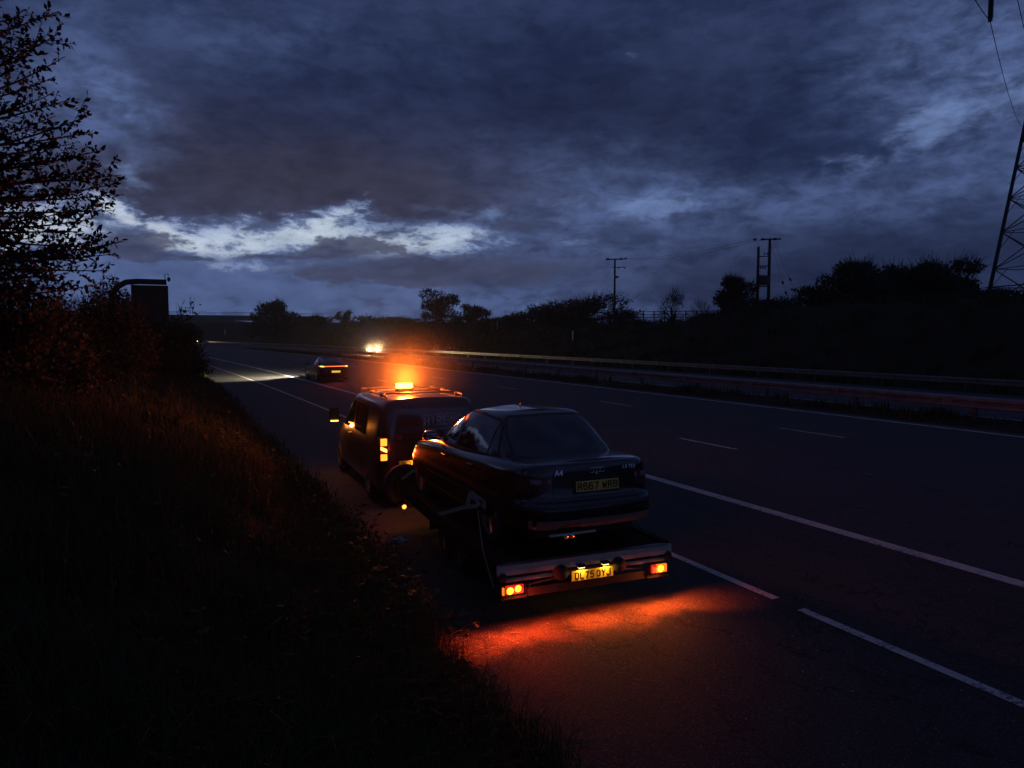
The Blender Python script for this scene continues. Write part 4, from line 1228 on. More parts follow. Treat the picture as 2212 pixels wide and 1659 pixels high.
# ------------------------------------------------------------------ bridge
def bridge():
    y = 300; root = empty('road_bridge', (0, 0, 0))
    X = lambda px: math.tan(azel(px, 690)[0]) * y
    root.location = (X(470), y, rz(20))
    tag(root, 'concrete road bridge over the motorway with thin parapet rail', 'bridge')
    o = root.location; L_ = lambda x, yy, z: (x - o.x, yy - o.y, z - o.z)
    ztop = CAMZ + math.tan(azel(480, 681)[1]) * y
    mc = mat('bridge_concrete', (.16, .14, .13), .9, 0, .3, .3)
    x0, x1 = X(300), X(700)
    MB().box(L_(x0, y, ztop - 1.9), L_(x1, y + 9, ztop)).build('deck', mc, root)
    for px in (395, 560):
        MB().box(L_(X(px), y + 1, 0), L_(X(px) + 1.0, y + 8, ztop - 1.9)).build('pier', mc, root)
    pr = MB()
    for k in range(60):
        x = x0 + (x1 - x0) * k / 59; pr.box(L_(x - .04, y + .1, ztop), L_(x + .04, y + .2, ztop + 1.15))
    pr.box(L_(x0, y + .08, ztop + 1.1), L_(x1, y + .22, ztop + 1.22)); pr.box(L_(x0, y + .1, ztop + .6), L_(x1, y + .18, ztop + .66))
    pr.build('parapet', M_POST, root)
    MB().box(L_(X(555), y - 3, -1), L_(x1, y + 14, ztop - .4)).build('abutment', mc, root)
bridge()

# ------------------------------------------------------------------ poles and wires
M_POLE = mat('creosoted_timber', (.05, .04, .03), .9, 0, .4, 3)
M_WIRE = mat('wire', (.03, .03, .03), .6)
def ground_under(p):
    xc = p.x + shift(p.y); return gz(xc, p.y)
def bearing(px, y):
    return math.tan(azel(px, 600)[0]) * y
yL, yR = 96.0, 60.0
xL = bearing(1328, yL); xR = bearing(1661, yR)
def zof(px, py, x, y): return CAMZ + math.tan(azel(px, py)[1]) * math.hypot(x, y)
zLt = zof(1328, 559, xL, yL); zRt = zof(1661, 515, xR, yR)
cr_dir = Vector((.80, -.60, 0)).normalized()
def insul(mb, p, r=.09):
    mb.lathe([(r * .3, -.12), (r, -.08), (r * .5, -.03), (r, .02), (r * .5, .07), (r * .9, .10), (r * .3, .14)], 10, 'z', p)
gl_ = ground_under(Vector((xL, yL, 0)))
r1 = empty('utility_pole', (xL, yL, gl_)); tag(r1, 'single timber power pole with two crossarms above the humped bush', 'power pole', group='power poles on the far bank')
H = zLt - gl_
MB().tube([(0, 0, -.5), (0, 0, H)], [.19, .14], 12).build('pole', M_POLE, r1, True)
def crossarm(root, z, a, b, w=.10):
    mb = MB(); mb.tube([cr_dir * a + Vector((0, 0, z)), cr_dir * b + Vector((0, 0, z))], w, 6); return mb.build('crossarm', M_POLE, root)
crossarm(r1, H - .08, -1.5, 1.35); crossarm(r1, H - 1.35, -.45, 1.7, .07)
for a in (-1.1, 1.0, 2.1 * .8):
    m_ = MB(); insul(m_, tuple(cr_dir * a + Vector((0, 0, H + .0))), .26); m_.build('insulator', M_BLACK, r1)
for a in (.6, 1.6):
    m_ = MB(); insul(m_, tuple(cr_dir * a + Vector((0, 0, H - 1.55))), .11); m_.build('insulator', M_BLACK, r1)
MB().cbox((.3, -.15, H - 2.9), (.5, .3, .3)).build('switch_box', M_BLACK, r1)
gr_ = ground_under(Vector((xR, yR, 0)))
r2 = empty('utility_pole', (xR, yR, gr_)); tag(r2, 'pair of timber poles carrying a transformer between them beside the pointed bush', 'power pole', group='power poles on the far bank')
H2 = zRt - gr_
MB().tube([(0, 0, -.5), (0, 0, H2)], [.20, .15], 12).build('pole', M_POLE, r2, True)
x2 = bearing(1637, yR) ; d2 = Vector((x2 - xR, 0, 0))
H3 = zof(1637, 533, x2, yR) - gr_
MB().tube([(d2.x, 0, -.5), (d2.x, 0, H3)], [.19, .14], 12).build('pole', M_POLE, r2, True)
crossarm(r2, H2 - .1, -1.0, 1.2, .08)
for a in (-.95 * 1.7, -.75, .55):
    m_ = MB(); insul(m_, tuple(cr_dir * a + Vector((0, 0, H2 - .1))), .22); m_.build('insulator', M_BLACK, r2)
for zz_ in (H2 - 2.0, H2 - 3.1, H2 - 5.4):
    MB().tube([(d2.x, 0, zz_ - .1), (0, 0, zz_)], .06, 6).build('brace', M_POLE, r2)
for a in (.35, .55, .75):
    m_ = MB(); insul(m_, (d2.x * a, 0, H2 - 3.35), .09); m_.build('insulator', M_BLACK, r2)
for a in (.2, .45):
    m_ = MB(); insul(m_, (d2.x * a, 0, H2 - 1.75), .10); m_.build('insulator', M_BLACK, r2)
tf = MB(); tf.box((d2.x + .15, -.35, H2 - 5.3), (-.2, .35, H2 - 4.2))
for k in range(6): tf.box((d2.x + .2 + k * .14, -.45, H2 - 5.2), (d2.x + .24 + k * .14, -.35, H2 - 4.35))
tf.build('transformer', mat('transformer_paint', (.10, .10, .11), .6, .2, .2, 4), r2)
def wire(a, b, sag, r_, label, name='power_line', group=None, n=24):
    P = [a.lerp(b, i / n) - Vector((0, 0, 4 * sag * (i / n) * (1 - i / n))) for i in range(n + 1)]
    o = MB().tube(P, r_, 5).build(name, M_WIRE); tag(o, label, 'cable', group); return o
wire(Vector((xR, yR, zRt)) + cr_dir * -1.6, Vector((xL, yL, zLt)) + cr_dir * 1.6, .55, .014, 'thin power line strung between the two poles, upper of the pair')
wire(Vector((xR, yR, zRt - .1)) + cr_dir * -.7, Vector((xL, yL, zLt - .1)) + cr_dir * .9, .75, .012, 'thin power line strung between the two poles, lower of the pair')
def stay(top, foot, label):
    root = MB().tube([top, foot], .012, 5).build('stay_wire', M_WIRE); tag(root, label, 'stay wire', 'stay wires of the power poles')
    for t in (.52, .66):
        m_ = MB(); p = top.lerp(foot, t); d = (foot - top).normalized()
        m_.tube([p - d * .22, p - d * .1, p + d * .1, p + d * .22], [.03, .12, .12, .03], 8); m_.build('stay_insulator', M_BLACK, root, True)
stay(Vector((xL, yL, zLt - 1.4)), Vector((bearing(1284, yL), yL, gl_)), 'stay wire leaning left from the single pole, outer one')
stay(Vector((xL + .3, yL, zLt - 1.8)), Vector((bearing(1296, yL), yL, gl_)), 'stay wire leaning left from the single pole, inner one')
stay(Vector((xR + .2, yR, zRt - .6)), Vector((bearing(1716, yR), yR, gr_ + .2)), 'stay wire leaning right from the double pole, lower one')
stay(Vector((xR + .5, yR, zRt - .2)), Vector((bearing(1742, yR), yR, gr_ + .6)), 'stay wire leaning right from the double pole, upper one')

# ------------------------------------------------------------------ pylon
def pylon():
    d0 = 68.0
    bl = at_depth(2136, 640, d0); bl_in = at_depth(2176, 640, d0 + 2.2)
    cx = at_depth(2282, 640, d0 + 3.5)
    z0 = ground_under(cx)
    root = empty('pylon', (cx.x, cx.y, z0)); tag(root, 'steel lattice pylon standing at the right edge on the bank', 'pylon')
    fw = Vector((math.sin(YAW), math.cos(YAW), 0)); rt = Vector((math.cos(YAW), -math.sin(YAW), 0))
    ang = R(5)
    ux = rt * math.cos(ang) + fw * math.sin(ang); uy = fw * math.cos(ang) - rt * math.sin(ang)
    half0 = 4.2; Ht = 46.0
    def leg(i, z):
        t = z / Ht; h = half0 * (1 - t) + .55 * t
        h = half0 - (half0 - 1.2) * min(1, z / 30) if z < 30 else 1.2 - .6 * (z - 30) / 16
        sx, sy = ((-1, -1), (1, -1), (1, 1), (-1, 1))[i]
        return ux * (sx * h) + uy * (sy * h) + Vector((0, 0, z))
    for i in range(4):
        MB().tube([leg(i, -.3), leg(i, 30), leg(i, 46)], [.20, .15, .09], 4).build('leg', M_STEELDARK, root)
    br = MB(); z = 0.0; step = 4.2
    lv = []
    while z < 45: lv.append(z); z += step; step = max(1.6, step * .9)
    lv.append(46)
    for a, b in zip(lv, lv[1:]):
        for i in range(4):
            j = (i + 1) % 4
            br.tube([leg(i, a), leg(j, b)], .055, 4); br.tube([leg(j, a), leg(i, b)], .055, 4); br.tube([leg(i, b), leg(j, b)], .05, 4)
            m_ = (leg(i, a) + leg(j, a)) / 2
            if a < 16:
                br.tube([leg(i, (a + b) / 2), leg(i, b).lerp(leg(j, b), .25)], .035, 4)
    br.build('bracing', M_STEELDARK, root)
    ac = MB()
    for i in range(4):
        j = (i + 1) % 4
        a, b = leg(i, 2.3), leg(j, 2.3); o_ = (a + b) / 2
        e = Vector((o_.x, o_.y, 0)).normalized() * .7
        for k in range(3): ac.tube([a + e * (k / 2) * 1.0, b + e * (k / 2)], .035, 4)
    ac.build('anti_climb_guard', M_STEELDARK, root)
    MB().cbox(tuple((leg(0, 5.0) + leg(1, 5.0)) / 2), (.7, .08, .8)).build('danger_sign', M_BLACK, root)
    # arm and insulator over the upper right corner of the view
    p0 = at_depth(2139, 46, d0 - 3.5)            # foot of the insulator string
    topw = p0 + Vector((0, 0, 4.2))
    rel = topw - root.location
    am = MB()
    za = rel.z
    for i in range(4): am.tube([leg(i, za + (1.2 if i in (0, 3) else 0)), rel], .07, 4)
    am.build('crossarm', M_STEELDARK, root)
    ins = MB(); prof = []
    for k in range(26):
        h = .3 + k * .15; prof += [(.07, h), (.23, h + .03), (.24, h + .06), (.07, h + .10)]
    ins.lathe(prof, 14, 'z', tuple(p0 - root.location)); ins.build('insulator_string', M_BLACK, root, True)
    MB().cbox(tuple(p0 - root.location + Vector((0, 0, .12))), (.14, .34, .3)).build('clamp', M_BLACK, root)
    far = at_depth(2209, 275, d0 + 80); near = at_depth(2060, -80, d0 - 18)
    wire(p0, far, 1.6, .035, 'heavy overhead conductor dropping from the insulator towards the pylon', 'power_line')
    wire(near, p0, .2, .035, 'heavy overhead conductor leaving the top edge above the insulator', 'power_line')
    wire(at_depth(2192, -30, d0 - 10), at_depth(2240, 160, d0 + 30), .5, .035, 'second heavy conductor crossing the top right corner', 'power_line')
pylon()

# ------------------------------------------------------------------ fence on the far bank
def fence():
    root = empty('timber_fence', (0, 0, 0)); tag(root, 'three-rail timber fence along the top of the far bank', 'fence')
    pts = []
    k = 0
    for px in range(1345, 1600, 23):
        y = 76 - (px - 1345) * .062
        x = bearing(px, y); pts.append(Vector((x, y, CAMZ + math.tan(azel(px, 692)[1]) * math.hypot(x, y))))
    o = pts[0]; root.location = o
    for i, p in enumerate(pts):
        q = p - o
        lean = Vector((.35, 0, 1.75)) if i in (4, 8) else Vector((0, 0, 1.25))
        mb = MB(); mb.tube([q + Vector((0, 0, -.8)), q + Vector((0, 0, 1.2))], .08, 6)
        if i in (4, 8): mb.tube([q + Vector((0, 0, 1.1)), q + lean], .05, 5)
        mb.build('post', M_POLE, root)
    for h in (.38, .75, 1.08):
        MB().tube([p - o + Vector((0, -.08, h)) for p in pts], .05, 4).build('rail', M_POLE, root)
fence()

# ------------------------------------------------------------------ small things on the verges
def marker(px, py, h, label, depth_y, w=.10):
    x = bearing(px, depth_y)
    z = ground_under(Vector((x, depth_y, 0)))
    r_ = MB(); r_.box((-w / 2, -.03, -.2), (w / 2, .03, h)); r_.box((-w / 2 + .01, -.036, h - .28), (w / 2 - .01, -.0302, h - .08))
    o = r_.build('marker_post', mat('marker_white', (.62, .60, .55), .5, 0, .2, 8), bevel=.01)
    o.location = (x, depth_y, z)
    tag(o, label, 'marker post', 'marker posts along the far verge')
marker(1238, 765, 1.3, 'white marker post behind the far barrier, right of the road sign back', 74)
marker(1074, 765, 1.25, 'white marker post behind the far barrier beside thin bare stalks', 100)
marker(508, 738, 1.4, 'faint marker post near the bridge, the right one', 268, .2)
marker(483, 738, 1.6, 'bright marker post near the bridge, the left one', 262, .35)
def back_sign():
    y = 92; x = bearing(1133, y); z = ground_under(Vector((x, y, 0)))
    root = empty('road_sign', (x, y, z)); tag(root, 'small dark road sign on a single post, seen from behind beyond the far barrier', 'road sign')
    zt = zof(1133, 708, x, y) - z
    MB().tube([(0, 0, -.3), (0, 0, zt - .4)], .045, 8).build('post', M_GALV, root)
    MB().box((-.55, -.02, zt - 1.25), (.55, .02, zt)).build('panel', M_STEELDARK, root, bevel=.01)
back_sign()
rg = random.Random(3)
for k, px in enumerate((1062, 1068, 1083)):
    y = 100; x = bearing(px, y); z = ground_under(Vector((x, y, 0)))
    mb = MB(); mb.tube([(0, 0, 0), (rg.uniform(-.2, .2), 0, 1.1), (rg.uniform(-.45, .45), 0, 1.9)], [.03, .025, .012], 5)
    for j in range(4): mb.tube([(0, 0, .7 + j * .2), (rg.uniform(-.5, .5), 0, 1.2 + j * .25)], .010, 4)
    o = mb.build('dry_stalk', M_STRAW); o.location = (x, y, z)
    tag(o, ('leftmost', 'middle', 'rightmost')[k] + ' of three tall bare stalks behind the far barrier', 'plant', 'bare stalks by the far barrier')
# scraps on the near verge
def scrap(x, y, s, label, m, seed):
    r_ = random.Random(seed); mb = MB(); n = 6
    for j in range(n + 1):
        for i in range(n + 1): mb.v.append(((i / n - .5) * s, (j / n - .5) * s * .7, r_.uniform(0, s * .35)))
    for j in range(n):
        for i in range(n): a = j * (n + 1) + i; mb.f.append((a, a + 1, a + n + 2, a + n + 1))
    o = mb.build('litter', m); o.location = gpt(x, y, .06)
    sm = o.modifiers.new('thick', 'SOLIDIFY'); sm.thickness = .003
    tag(o, label, 'litter')
M_SCRAP = mat('crumpled_wrapper', (.55, .52, .50), .25, .3, .5, 30)
scrap(2.98, 9.6, .22, 'crumpled shiny wrapper on the verge behind the van', M_SCRAP, 1)
# cat's eyes along the lane lines
M_EYE = mat('reflector', (.6, .58, .5), .2, .3)
def stud(x, y, label):
    mb = MB(); mb.box((-.07, -.06, -.01), (.07, .06, .018)); o = mb.build('road_stud', M_BLACK, bevel=.008); o.location = rpt(x, y, .004)
    for sx in (-1, 1): MB().box((sx * .03 - .018, -.064, .004), (sx * .03 + .018, -.0602, .016)).build('reflector', M_EYE, o)
    tag(o, label, 'road stud', 'road studs between the lanes')
for i, (x, y) in enumerate(((12.47, 18.4), (15.95, 18.2), (12.47, 36.7), (15.95, 36.5), (12.47, 55.0), (12.47, 9.3))):
    stud(x, y, ['small road stud in the first gap of the nearer dashed line', 'small road stud in the first gap of the farther dashed line', 'small road stud in the nearer dashed line, left of the van roof',
                'small road stud in the farther dashed line beyond the van roof', 'small road stud ahead of the passing car', 'small road stud nearest the camera in the nearer dashed line'][i])

# ------------------------------------------------------------------ plants
def leaves_np(P, size, rg_, D=None, aspect=.5, jitter=.5):
    """diamond leaves at points P (N,3)"""
    N = len(P)
    u = rg_.normal(size=(N, 3)); u /= np.linalg.norm(u, axis=1)[:, None]
    if D is not None: u = u * .8 + D; u /= np.linalg.norm(u, axis=1)[:, None]
    w = rg_.normal(size=(N, 3)); w -= u * (w * u).sum(1)[:, None]; w /= np.linalg.norm(w, axis=1)[:, None]
    s = size * (1 + jitter * (rg_.random(N) - .5) * 2)
    u = u * s[:, None]; w = w * (s * aspect)[:, None]
    V4 = np.stack([P, P + u * .5 + w * .5, P + u, P + u * .5 - w * .5], 1).reshape(-1, 3)
    F4 = np.arange(N * 4).reshape(N, 4)
    return V4, F4

def twigs_np(A, B, r):
    """thin three-sided sticks from A to B"""
    N = len(A); d = B - A; d /= (np.linalg.norm(d, axis=1)[:, None] + 1e-9)
    a = np.cross(d, [.3, .5, .81]); a /= (np.linalg.norm(a, axis=1)[:, None] + 1e-9); b = np.cross(d, a)
    out = []
    for k in range(3):
        t = 2 * math.pi * k / 3; o = (a * math.cos(t) + b * math.sin(t)) * np.reshape(r, (-1, 1))
        out.append(A + o)
    for k in range(3):
        t = 2 * math.pi * k / 3; o = (a * math.cos(t) + b * math.sin(t)) * np.reshape(r, (-1, 1)) * .5
        out.append(B + o)
    V6 = np.stack(out, 1).reshape(-1, 3)
    F = []
    base = np.arange(N)[:, None] * 6
    for k in range(3): F.append(base + np.array([[k, (k + 1) % 3, 3 + (k + 1) % 3, 3 + k]]))
    return V6, np.concatenate(F, 0)

def merge(parts):
    vs, fs, b = [], [], 0
    for v, f in parts: vs.append(v); fs.append(f + b); b += len(v)
    return np.concatenate(vs), np.concatenate(fs)

def crown_points(rad, n, r_, lobes=14, point=0.0, flat=.15):
    """points in a lumpy crown of half-sizes rad, base at z=0"""
    rx, ry, h = rad
    c = []
    for k in range(lobes):
        z = .04 + .84 * (k + r_.random()) / lobes; a = r_.random() * 2 * math.pi
        prof = max(.08, 1 - abs((z - .30) / .72) ** 2.3) ** .5 * (1 - point * z ** .8)
        q = prof * (.45 + .4 * math.sqrt(r_.random())) * (1 if k % 3 else .2)
        c.append((math.cos(a) * q, math.sin(a) * q, z, (.20 + .14 * r_.random()) * (1 - .45 * point * z)))
    c = np.array(c)
    k = r_.integers(0, lobes, n)
    d = r_.normal(size=(n, 3)); d /= np.linalg.norm(d, axis=1)[:, None]
    rr = c[k, 3] * (.25 + .95 * r_.random(n) ** .5)
    P = c[k, :3] + d * rr[:, None] * np.array([1.15, 1.15, .62])
    P[:, 2] = np.clip(np.abs(P[:, 2]), 0, 1.06)
    return P * np.array([rx, ry, h]), c * np.array([rx, ry, h, 1])

TREE_N = [0]
def plant(px, ytop, ybot, hw, y, name, label, cat, group=None, n=2600, leaf=.16, seed=1, point=0.0, twiggy=0, m=None, lobes=14, trunk=True, flat=.12, aspect=.6):
    x = bearing(px, y); dist = math.hypot(x, y)
    g0 = ground_under(Vector((x, y, 0)))
    zt = CAMZ + math.tan(azel(px, ytop)[1]) * dist
    zb = min(CAMZ + math.tan(azel(px, ybot)[1]) * dist, zt - .5)
    zb = max(zb, g0 - .3) if name == 'tree' else g0 - .1
    depth = x * math.sin(YAW) + y * math.cos(YAW)
    w = hw / 1533 * depth * (1.3 if y > 30 else 1); h = zt - zb
    if twiggy < .5: leaf = max(leaf, math.sqrt(3.4 * 2 * w * h / (n * .30)))
    r_ = np.random.default_rng(seed)
    P, C = crown_points((w, w, h), n, r_, lobes, point, flat)
    parts = []
    if twiggy < 1: parts.append(leaves_np(P, leaf, r_, aspect=aspect))
    # twigs poking out through the crown
    T_ = max(60, int(n * .30)) if twiggy < 1 else n
    k = r_.integers(0, len(P), T_)
    out = P[k] - np.array([0, 0, h * .3]); out /= np.linalg.norm(out, axis=1)[:, None]
    out += r_.normal(size=out.shape) * .25 + np.array([0, 0, .35])
    ln = (w * ((.05 + .12 * r_.random(T_)) if twiggy < .5 else (.14 + .22 * r_.random(T_))))[:, None]
    parts.append(twigs_np(P[k] - out * ln * .5, P[k] + out * ln, np.full(T_, leaf * .07)))
    v, f = merge(parts)
    root = empty(name, (x, y, zb)); tag(root, label, cat, group)
    np_mesh('crown', v, f, m or M_DARKLEAF, root)
    if trunk:
        tb = MB(); hh = h * .5
        tb.tube([(0, 0, g0 - zb - .3), (w * .04, 0, h * .15), (0, w * .05, hh)], [w * .07 + .05, w * .05 + .04, w * .03 + .02], 7)
        for c in C[:8]:
            a = Vector((0, 0, h * (.12 + .05 * (c[0] % 1)))); b = Vector(c[:3])
            tb.tube([a, a.lerp(b, .5) + Vector((0, 0, h * .05)), b], [w * .035 + .03, w * .02 + .02, .015], 5)
        tb.build('trunk', M_BARK, root, True)
    return root

GF = 'trees and bushes on the far bank'
for i, a in enumerate([
    (598, 649, 790, 50, 205, 'bush', 'large rounded bush beside the bridge end', 'bush', 4200, .30, 0, 0),
    (745, 671, 705, 17, 225, 'tree', 'tiny lone tree on the skyline above the oncoming headlamps', 'tree', 900, .30, 0, .3),
    (948, 630, 694, 35, 122, 'tree', 'upright rounded tree on the skyline, taller of a pair', 'tree', 3600, .20, 0, .2),
    (1022, 658, 700, 34, 118, 'tree', 'low domed tree, the shorter right-hand one of a pair', 'tree', 3000, .20, 0, .2),
    (1118, 680, 740, 56, 104, 'bush', 'low bush at the left foot of the humped thicket', 'bush', 2200, .18, 0, 0),
    (1185, 660, 740, 66, 102, 'bush', 'bush forming the left slope of the humped thicket', 'bush', 3200, .18, 0, 0),
    (1262, 641, 740, 80, 100, 'bush', 'tallest bush of the humped thicket left of the single pole', 'bush', 4600, .18, 0, 0),
    (1336, 662, 702, 30, 93, 'bush', 'thin twiggy bush at the foot of the single pole', 'bush', 2000, .12, 0, .8),
    (1452, 624, 700, 34, 71, 'tree', 'pointed ragged small tree standing in front of the fence', 'tree', 1700, .13, .75, .8),
    (1518, 645, 694, 22, 69, 'tree', 'sparse bare little tree behind the fence', 'tree', 420, .10, .2, 1),
    (1590, 594, 700, 52, 61, 'tree', 'dense pointed tree left of the double pole', 'tree', 4600, .15, .6, .2),
    (1665, 644, 720, 60, 56, 'bush', 'low dark bush at the foot of the double pole', 'bush', 2200, .14, 0, 0),
    (1706, 634, 680, 26, 56, 'bush', 'sparse twiggy bush between the double pole and the big thicket', 'bush', 900, .13, 0, .8),
    (1760, 622, 720, 50, 54, 'bush', 'bush left of the big thicket, half its height', 'bush', 2400, .14, 0, .2),
    (1858, 562, 740, 88, 50, 'tree', 'leftmost and tallest tree of the big thicket near the pylon', 'tree', 6500, .16, .1, .2),
    (1945, 572, 740, 90, 50, 'tree', 'middle tree of the big thicket near the pylon', 'tree', 4500, .16, .1, .2),
    (2022, 563, 740, 84, 48, 'tree', 'broad right-hand tree of the big thicket near the pylon', 'tree', 6000, .16, .1, .2),
    (2085, 598, 720, 52, 46, 'bush', 'sloping bush at the right end of the big thicket', 'bush', 2600, .14, 0, .3),
    (2190, 622, 665, 60, 42, 'bush', 'low bush hiding the feet of the pylon', 'bush', 2600, .14, 0, 0),
]):
    px, yt, yb, hw, y, nm, lb, ct, n, lf, pt, tw = a
    plant(px, yt, yb, hw, y, nm, lb, ct, GF, n, lf, 20 + i, pt, tw)
# hedgerow on the far skyline
for i, (px, yt, hw, lb) in enumerate(((690, 683, 38, 'left stretch of the low skyline hedge right of the rounded bush'), (800, 685, 60, 'middle stretch of the low skyline hedge above the oncoming car'),
                                  (880, 688, 36, 'right stretch of the low skyline hedge just left of the paired trees'), (1075, 688, 30, 'low hedge between the paired trees and the humped thicket'))):
    plant(px, yt, 720, hw, 190 if px < 1000 else 112, 'hedge', lb, 'hedge', GF, 1900, .32, 60 + i, trunk=False)

# bushes on the near side, under the big tree and along the shoulder
GN = 'bushes on the near bank'
for i, a in enumerate([
    (20, 612, 160, 13.5, 'dense bush at the left edge directly under the big tree', 8000, .07),
    (190, 640, 120, 20, 'broad bush right of the big tree and left of the sign', 9000, .08),
    (243, 611, 44, 26, 'narrow bush hiding the post of the overhead sign', 5000, .10),
    (330, 690, 95, 30, 'wide dark bush in front of the overhead sign', 9000, .10),
    (372, 694, 48, 44, 'bush under the right end of the overhead sign', 6000, .12),
    (392, 700, 26, 60, 'farthest bush at the bend, touching the edge of the road', 4200, .14),
]):
    px, yt, hw, y, lb, n, lf = a
    plant(px, yt, 800, hw, y, 'bush', lb, 'bush', GN, n, lf, 90 + i, 0, 0, M_RUSTLEAF if i in (3, 4) else M_DARKLEAF, 22, flat=.02)
plant(402, 646, 700, 36, 34, 'shrub', 'leafy upright sprays of a shrub right of the overhead sign', 'shrub', GN, 260, .16, 99, .1, .5, M_RUSTLEAF, 16, flat=.4)

# the big tree leaning in from the left, leaf by leaf
def big_tree():
    r_ = np.random.default_rng(8); rr = random.Random(8)
    y0 = 9.0; base = Vector((-3.1, y0, 0)); base.z = gz(base.x + shift(y0), y0) - .2
    root = empty('leafy_tree', base); tag(root, 'tall tree at the left edge with long leafy branches reaching over the bank', 'tree')
    fork = base + Vector((.1, 0, 1.2))
    tb = MB(); tb.tube([base - base, fork - base, fork - base + Vector((-.1, .1, 2.2)), fork - base + Vector((.1, 0, 4.2))], [.16, .12, .08, .03], 10)
    tips = [(20, 620), (80, 632), (140, 640), (60, 600), (10, 560), (40, 520), (100, 575), (170, 560), (200, 535), (10, 450), (20, 340), (128, 24), (70, 30), (20, 40), (100, 90), (132, 70), (140, 122), (120, 165), (60, 120), (150, 215), (118, 200), (192, 250), (196, 285), (120, 250), (228, 322),
            (160, 310), (262, 378), (240, 400), (200, 380), (160, 420), (245, 455), (210, 470), (268, 522), (225, 512), (250, 548), (180, 500), (235, 585), (190, 560), (225, 612), (150, 590), (120, 540),
            (100, 470), (60, 430), (90, 380), (40, 330), (30, 270), (60, 560), (110, 615), (170, 625), (30, 480), (20, 400), (10, 120), (40, 80), (5, 590), (130, 350), (60, 500), (140, 460), (110, 320),
            (215, 365), (255, 420), (180, 340), (50, 230), (30, 150)]
    tA, tB, tr, LP, LD = [], [], [], [], []
    for px, py in tips:
        dep = rr.uniform(7.3, 9.2)
        tip = at_depth(px, py, dep)
        hfrac = max(0, (tip.z - fork.z)) / 4.5
        st = fork + Vector((rr.uniform(-.3, .1), rr.uniform(-.3, .3), min(3.6, hfrac * 2.6) + rr.uniform(-.2, .3)))
        L = (tip - st).length
        mid = st.lerp(tip, .5) + Vector((.05 * L, 0, -.06 * L + rr.uniform(-.05, .05) * L)) + Vector((rr.uniform(-.06, .06) * L, rr.uniform(-.08, .08) * L, 0))
        bz = lambda t: st * (1 - t) ** 2 + mid * 2 * t * (1 - t) + tip * t * t
        pts = [bz(i / 9) for i in range(10)]
        tb.tube([p - base for p in pts], [.030 - .026 * i / 9 for i in range(10)], 5)
        nk = rr.randint(13, 24)
        for k in range(nk):
            t = .30 + .70 * (k / nk) ** .8
            p = bz(t); d = (bz(min(1, t + .05)) - bz(t - .05)).normalized()
            side = Vector((rr.gauss(0, 1), rr.gauss(0, 1), rr.gauss(.5, .8))); side -= d * side.dot(d); side.normalize()
            ln = rr.choice([rr.uniform(.08, .25), rr.uniform(.2, .52)]) * (1.2 - .6 * t)
            q = p + (d * .75 + side * .65) * ln
            tA.append(p); tB.append(q); tr.append(.0045)
            nl = int((2 + ln * 34) * rr.uniform(.6, 1.7))
            for j in range(nl):
                u = .15 + .85 * j / max(1, nl - 1); c = p.lerp(q, u)
                LP.append(c); LD.append(d * .5 + Vector((rr.gauss(0, .5), rr.gauss(0, .5), rr.gauss(.2, .5))))
        for j in range(12):
            LP.append(bz(.8 + .2 * j / 15)); LD.append((tip - mid).normalized() + Vector((rr.gauss(0, .5), rr.gauss(0, .5), rr.gauss(0, .5))))
    b = np.array(base)
    v, f = merge([twigs_np(np.array(tA) - b, np.array(tB) - b, np.array(tr))])
    np_mesh('twigs', v, f, M_BARK, root)
    LD = np.array(LD); LD /= np.linalg.norm(LD, axis=1)[:, None]
    v, f = leaves_np(np.array(LP) - b, .062, r_, LD, .5, .5)
    np_mesh('crown', v, f, M_RUSTLEAF, root)
    tb.build('trunk', M_BARK, root, True)
big_tree()

# ------------------------------------------------------------------ grass
def gz_np(X, Y): return np.array([gz(a, b) for a, b in zip(X, Y)])
def grass(name, label, X, Y, L, W, m, seed, lean=.45, lift=0.0, zfn=None):
    r_ = np.random.default_rng(seed); N = len(X)
    Z = gz_np(X, Y) + lift
    S = np.array([shift(b) for b in Y])
    base = np.stack([X - S, Y, Z], 1)
    a = r_.random(N) * 2 * math.pi; d = np.stack([np.cos(a), np.sin(a), np.zeros(N)], 1)
    sd = np.stack([-np.sin(a + r_.normal(size=N) * .6), np.cos(a), np.zeros(N)], 1)
    ln = (lean * (r_.random(N) * 1.2 + .1))[:, None]
    up = np.array([[0, 0, 1.0]])
    L_ = L[:, None]; W_ = (W * .5)[:, None]
    p1 = base + up * L_ * .55 + d * L_ * ln * .3
    p2 = base + up * L_ * (1 - ln * .35) + d * L_ * ln
    Vv = np.stack([base - sd * W_, base + sd * W_, p1 + sd * W_ * .75, p1 - sd * W_ * .75, p2 + sd * W_ * .12, p2 - sd * W_ * .12], 1).reshape(-1, 3)
    bq = np.arange(N)[:, None] * 6
    F = np.concatenate([bq + np.array([[0, 1, 2, 3]]), bq + np.array([[3, 2, 4, 5]])], 0)
    o = np_mesh(name, Vv, F, m)
    return tag(o, label, kind='stuff')

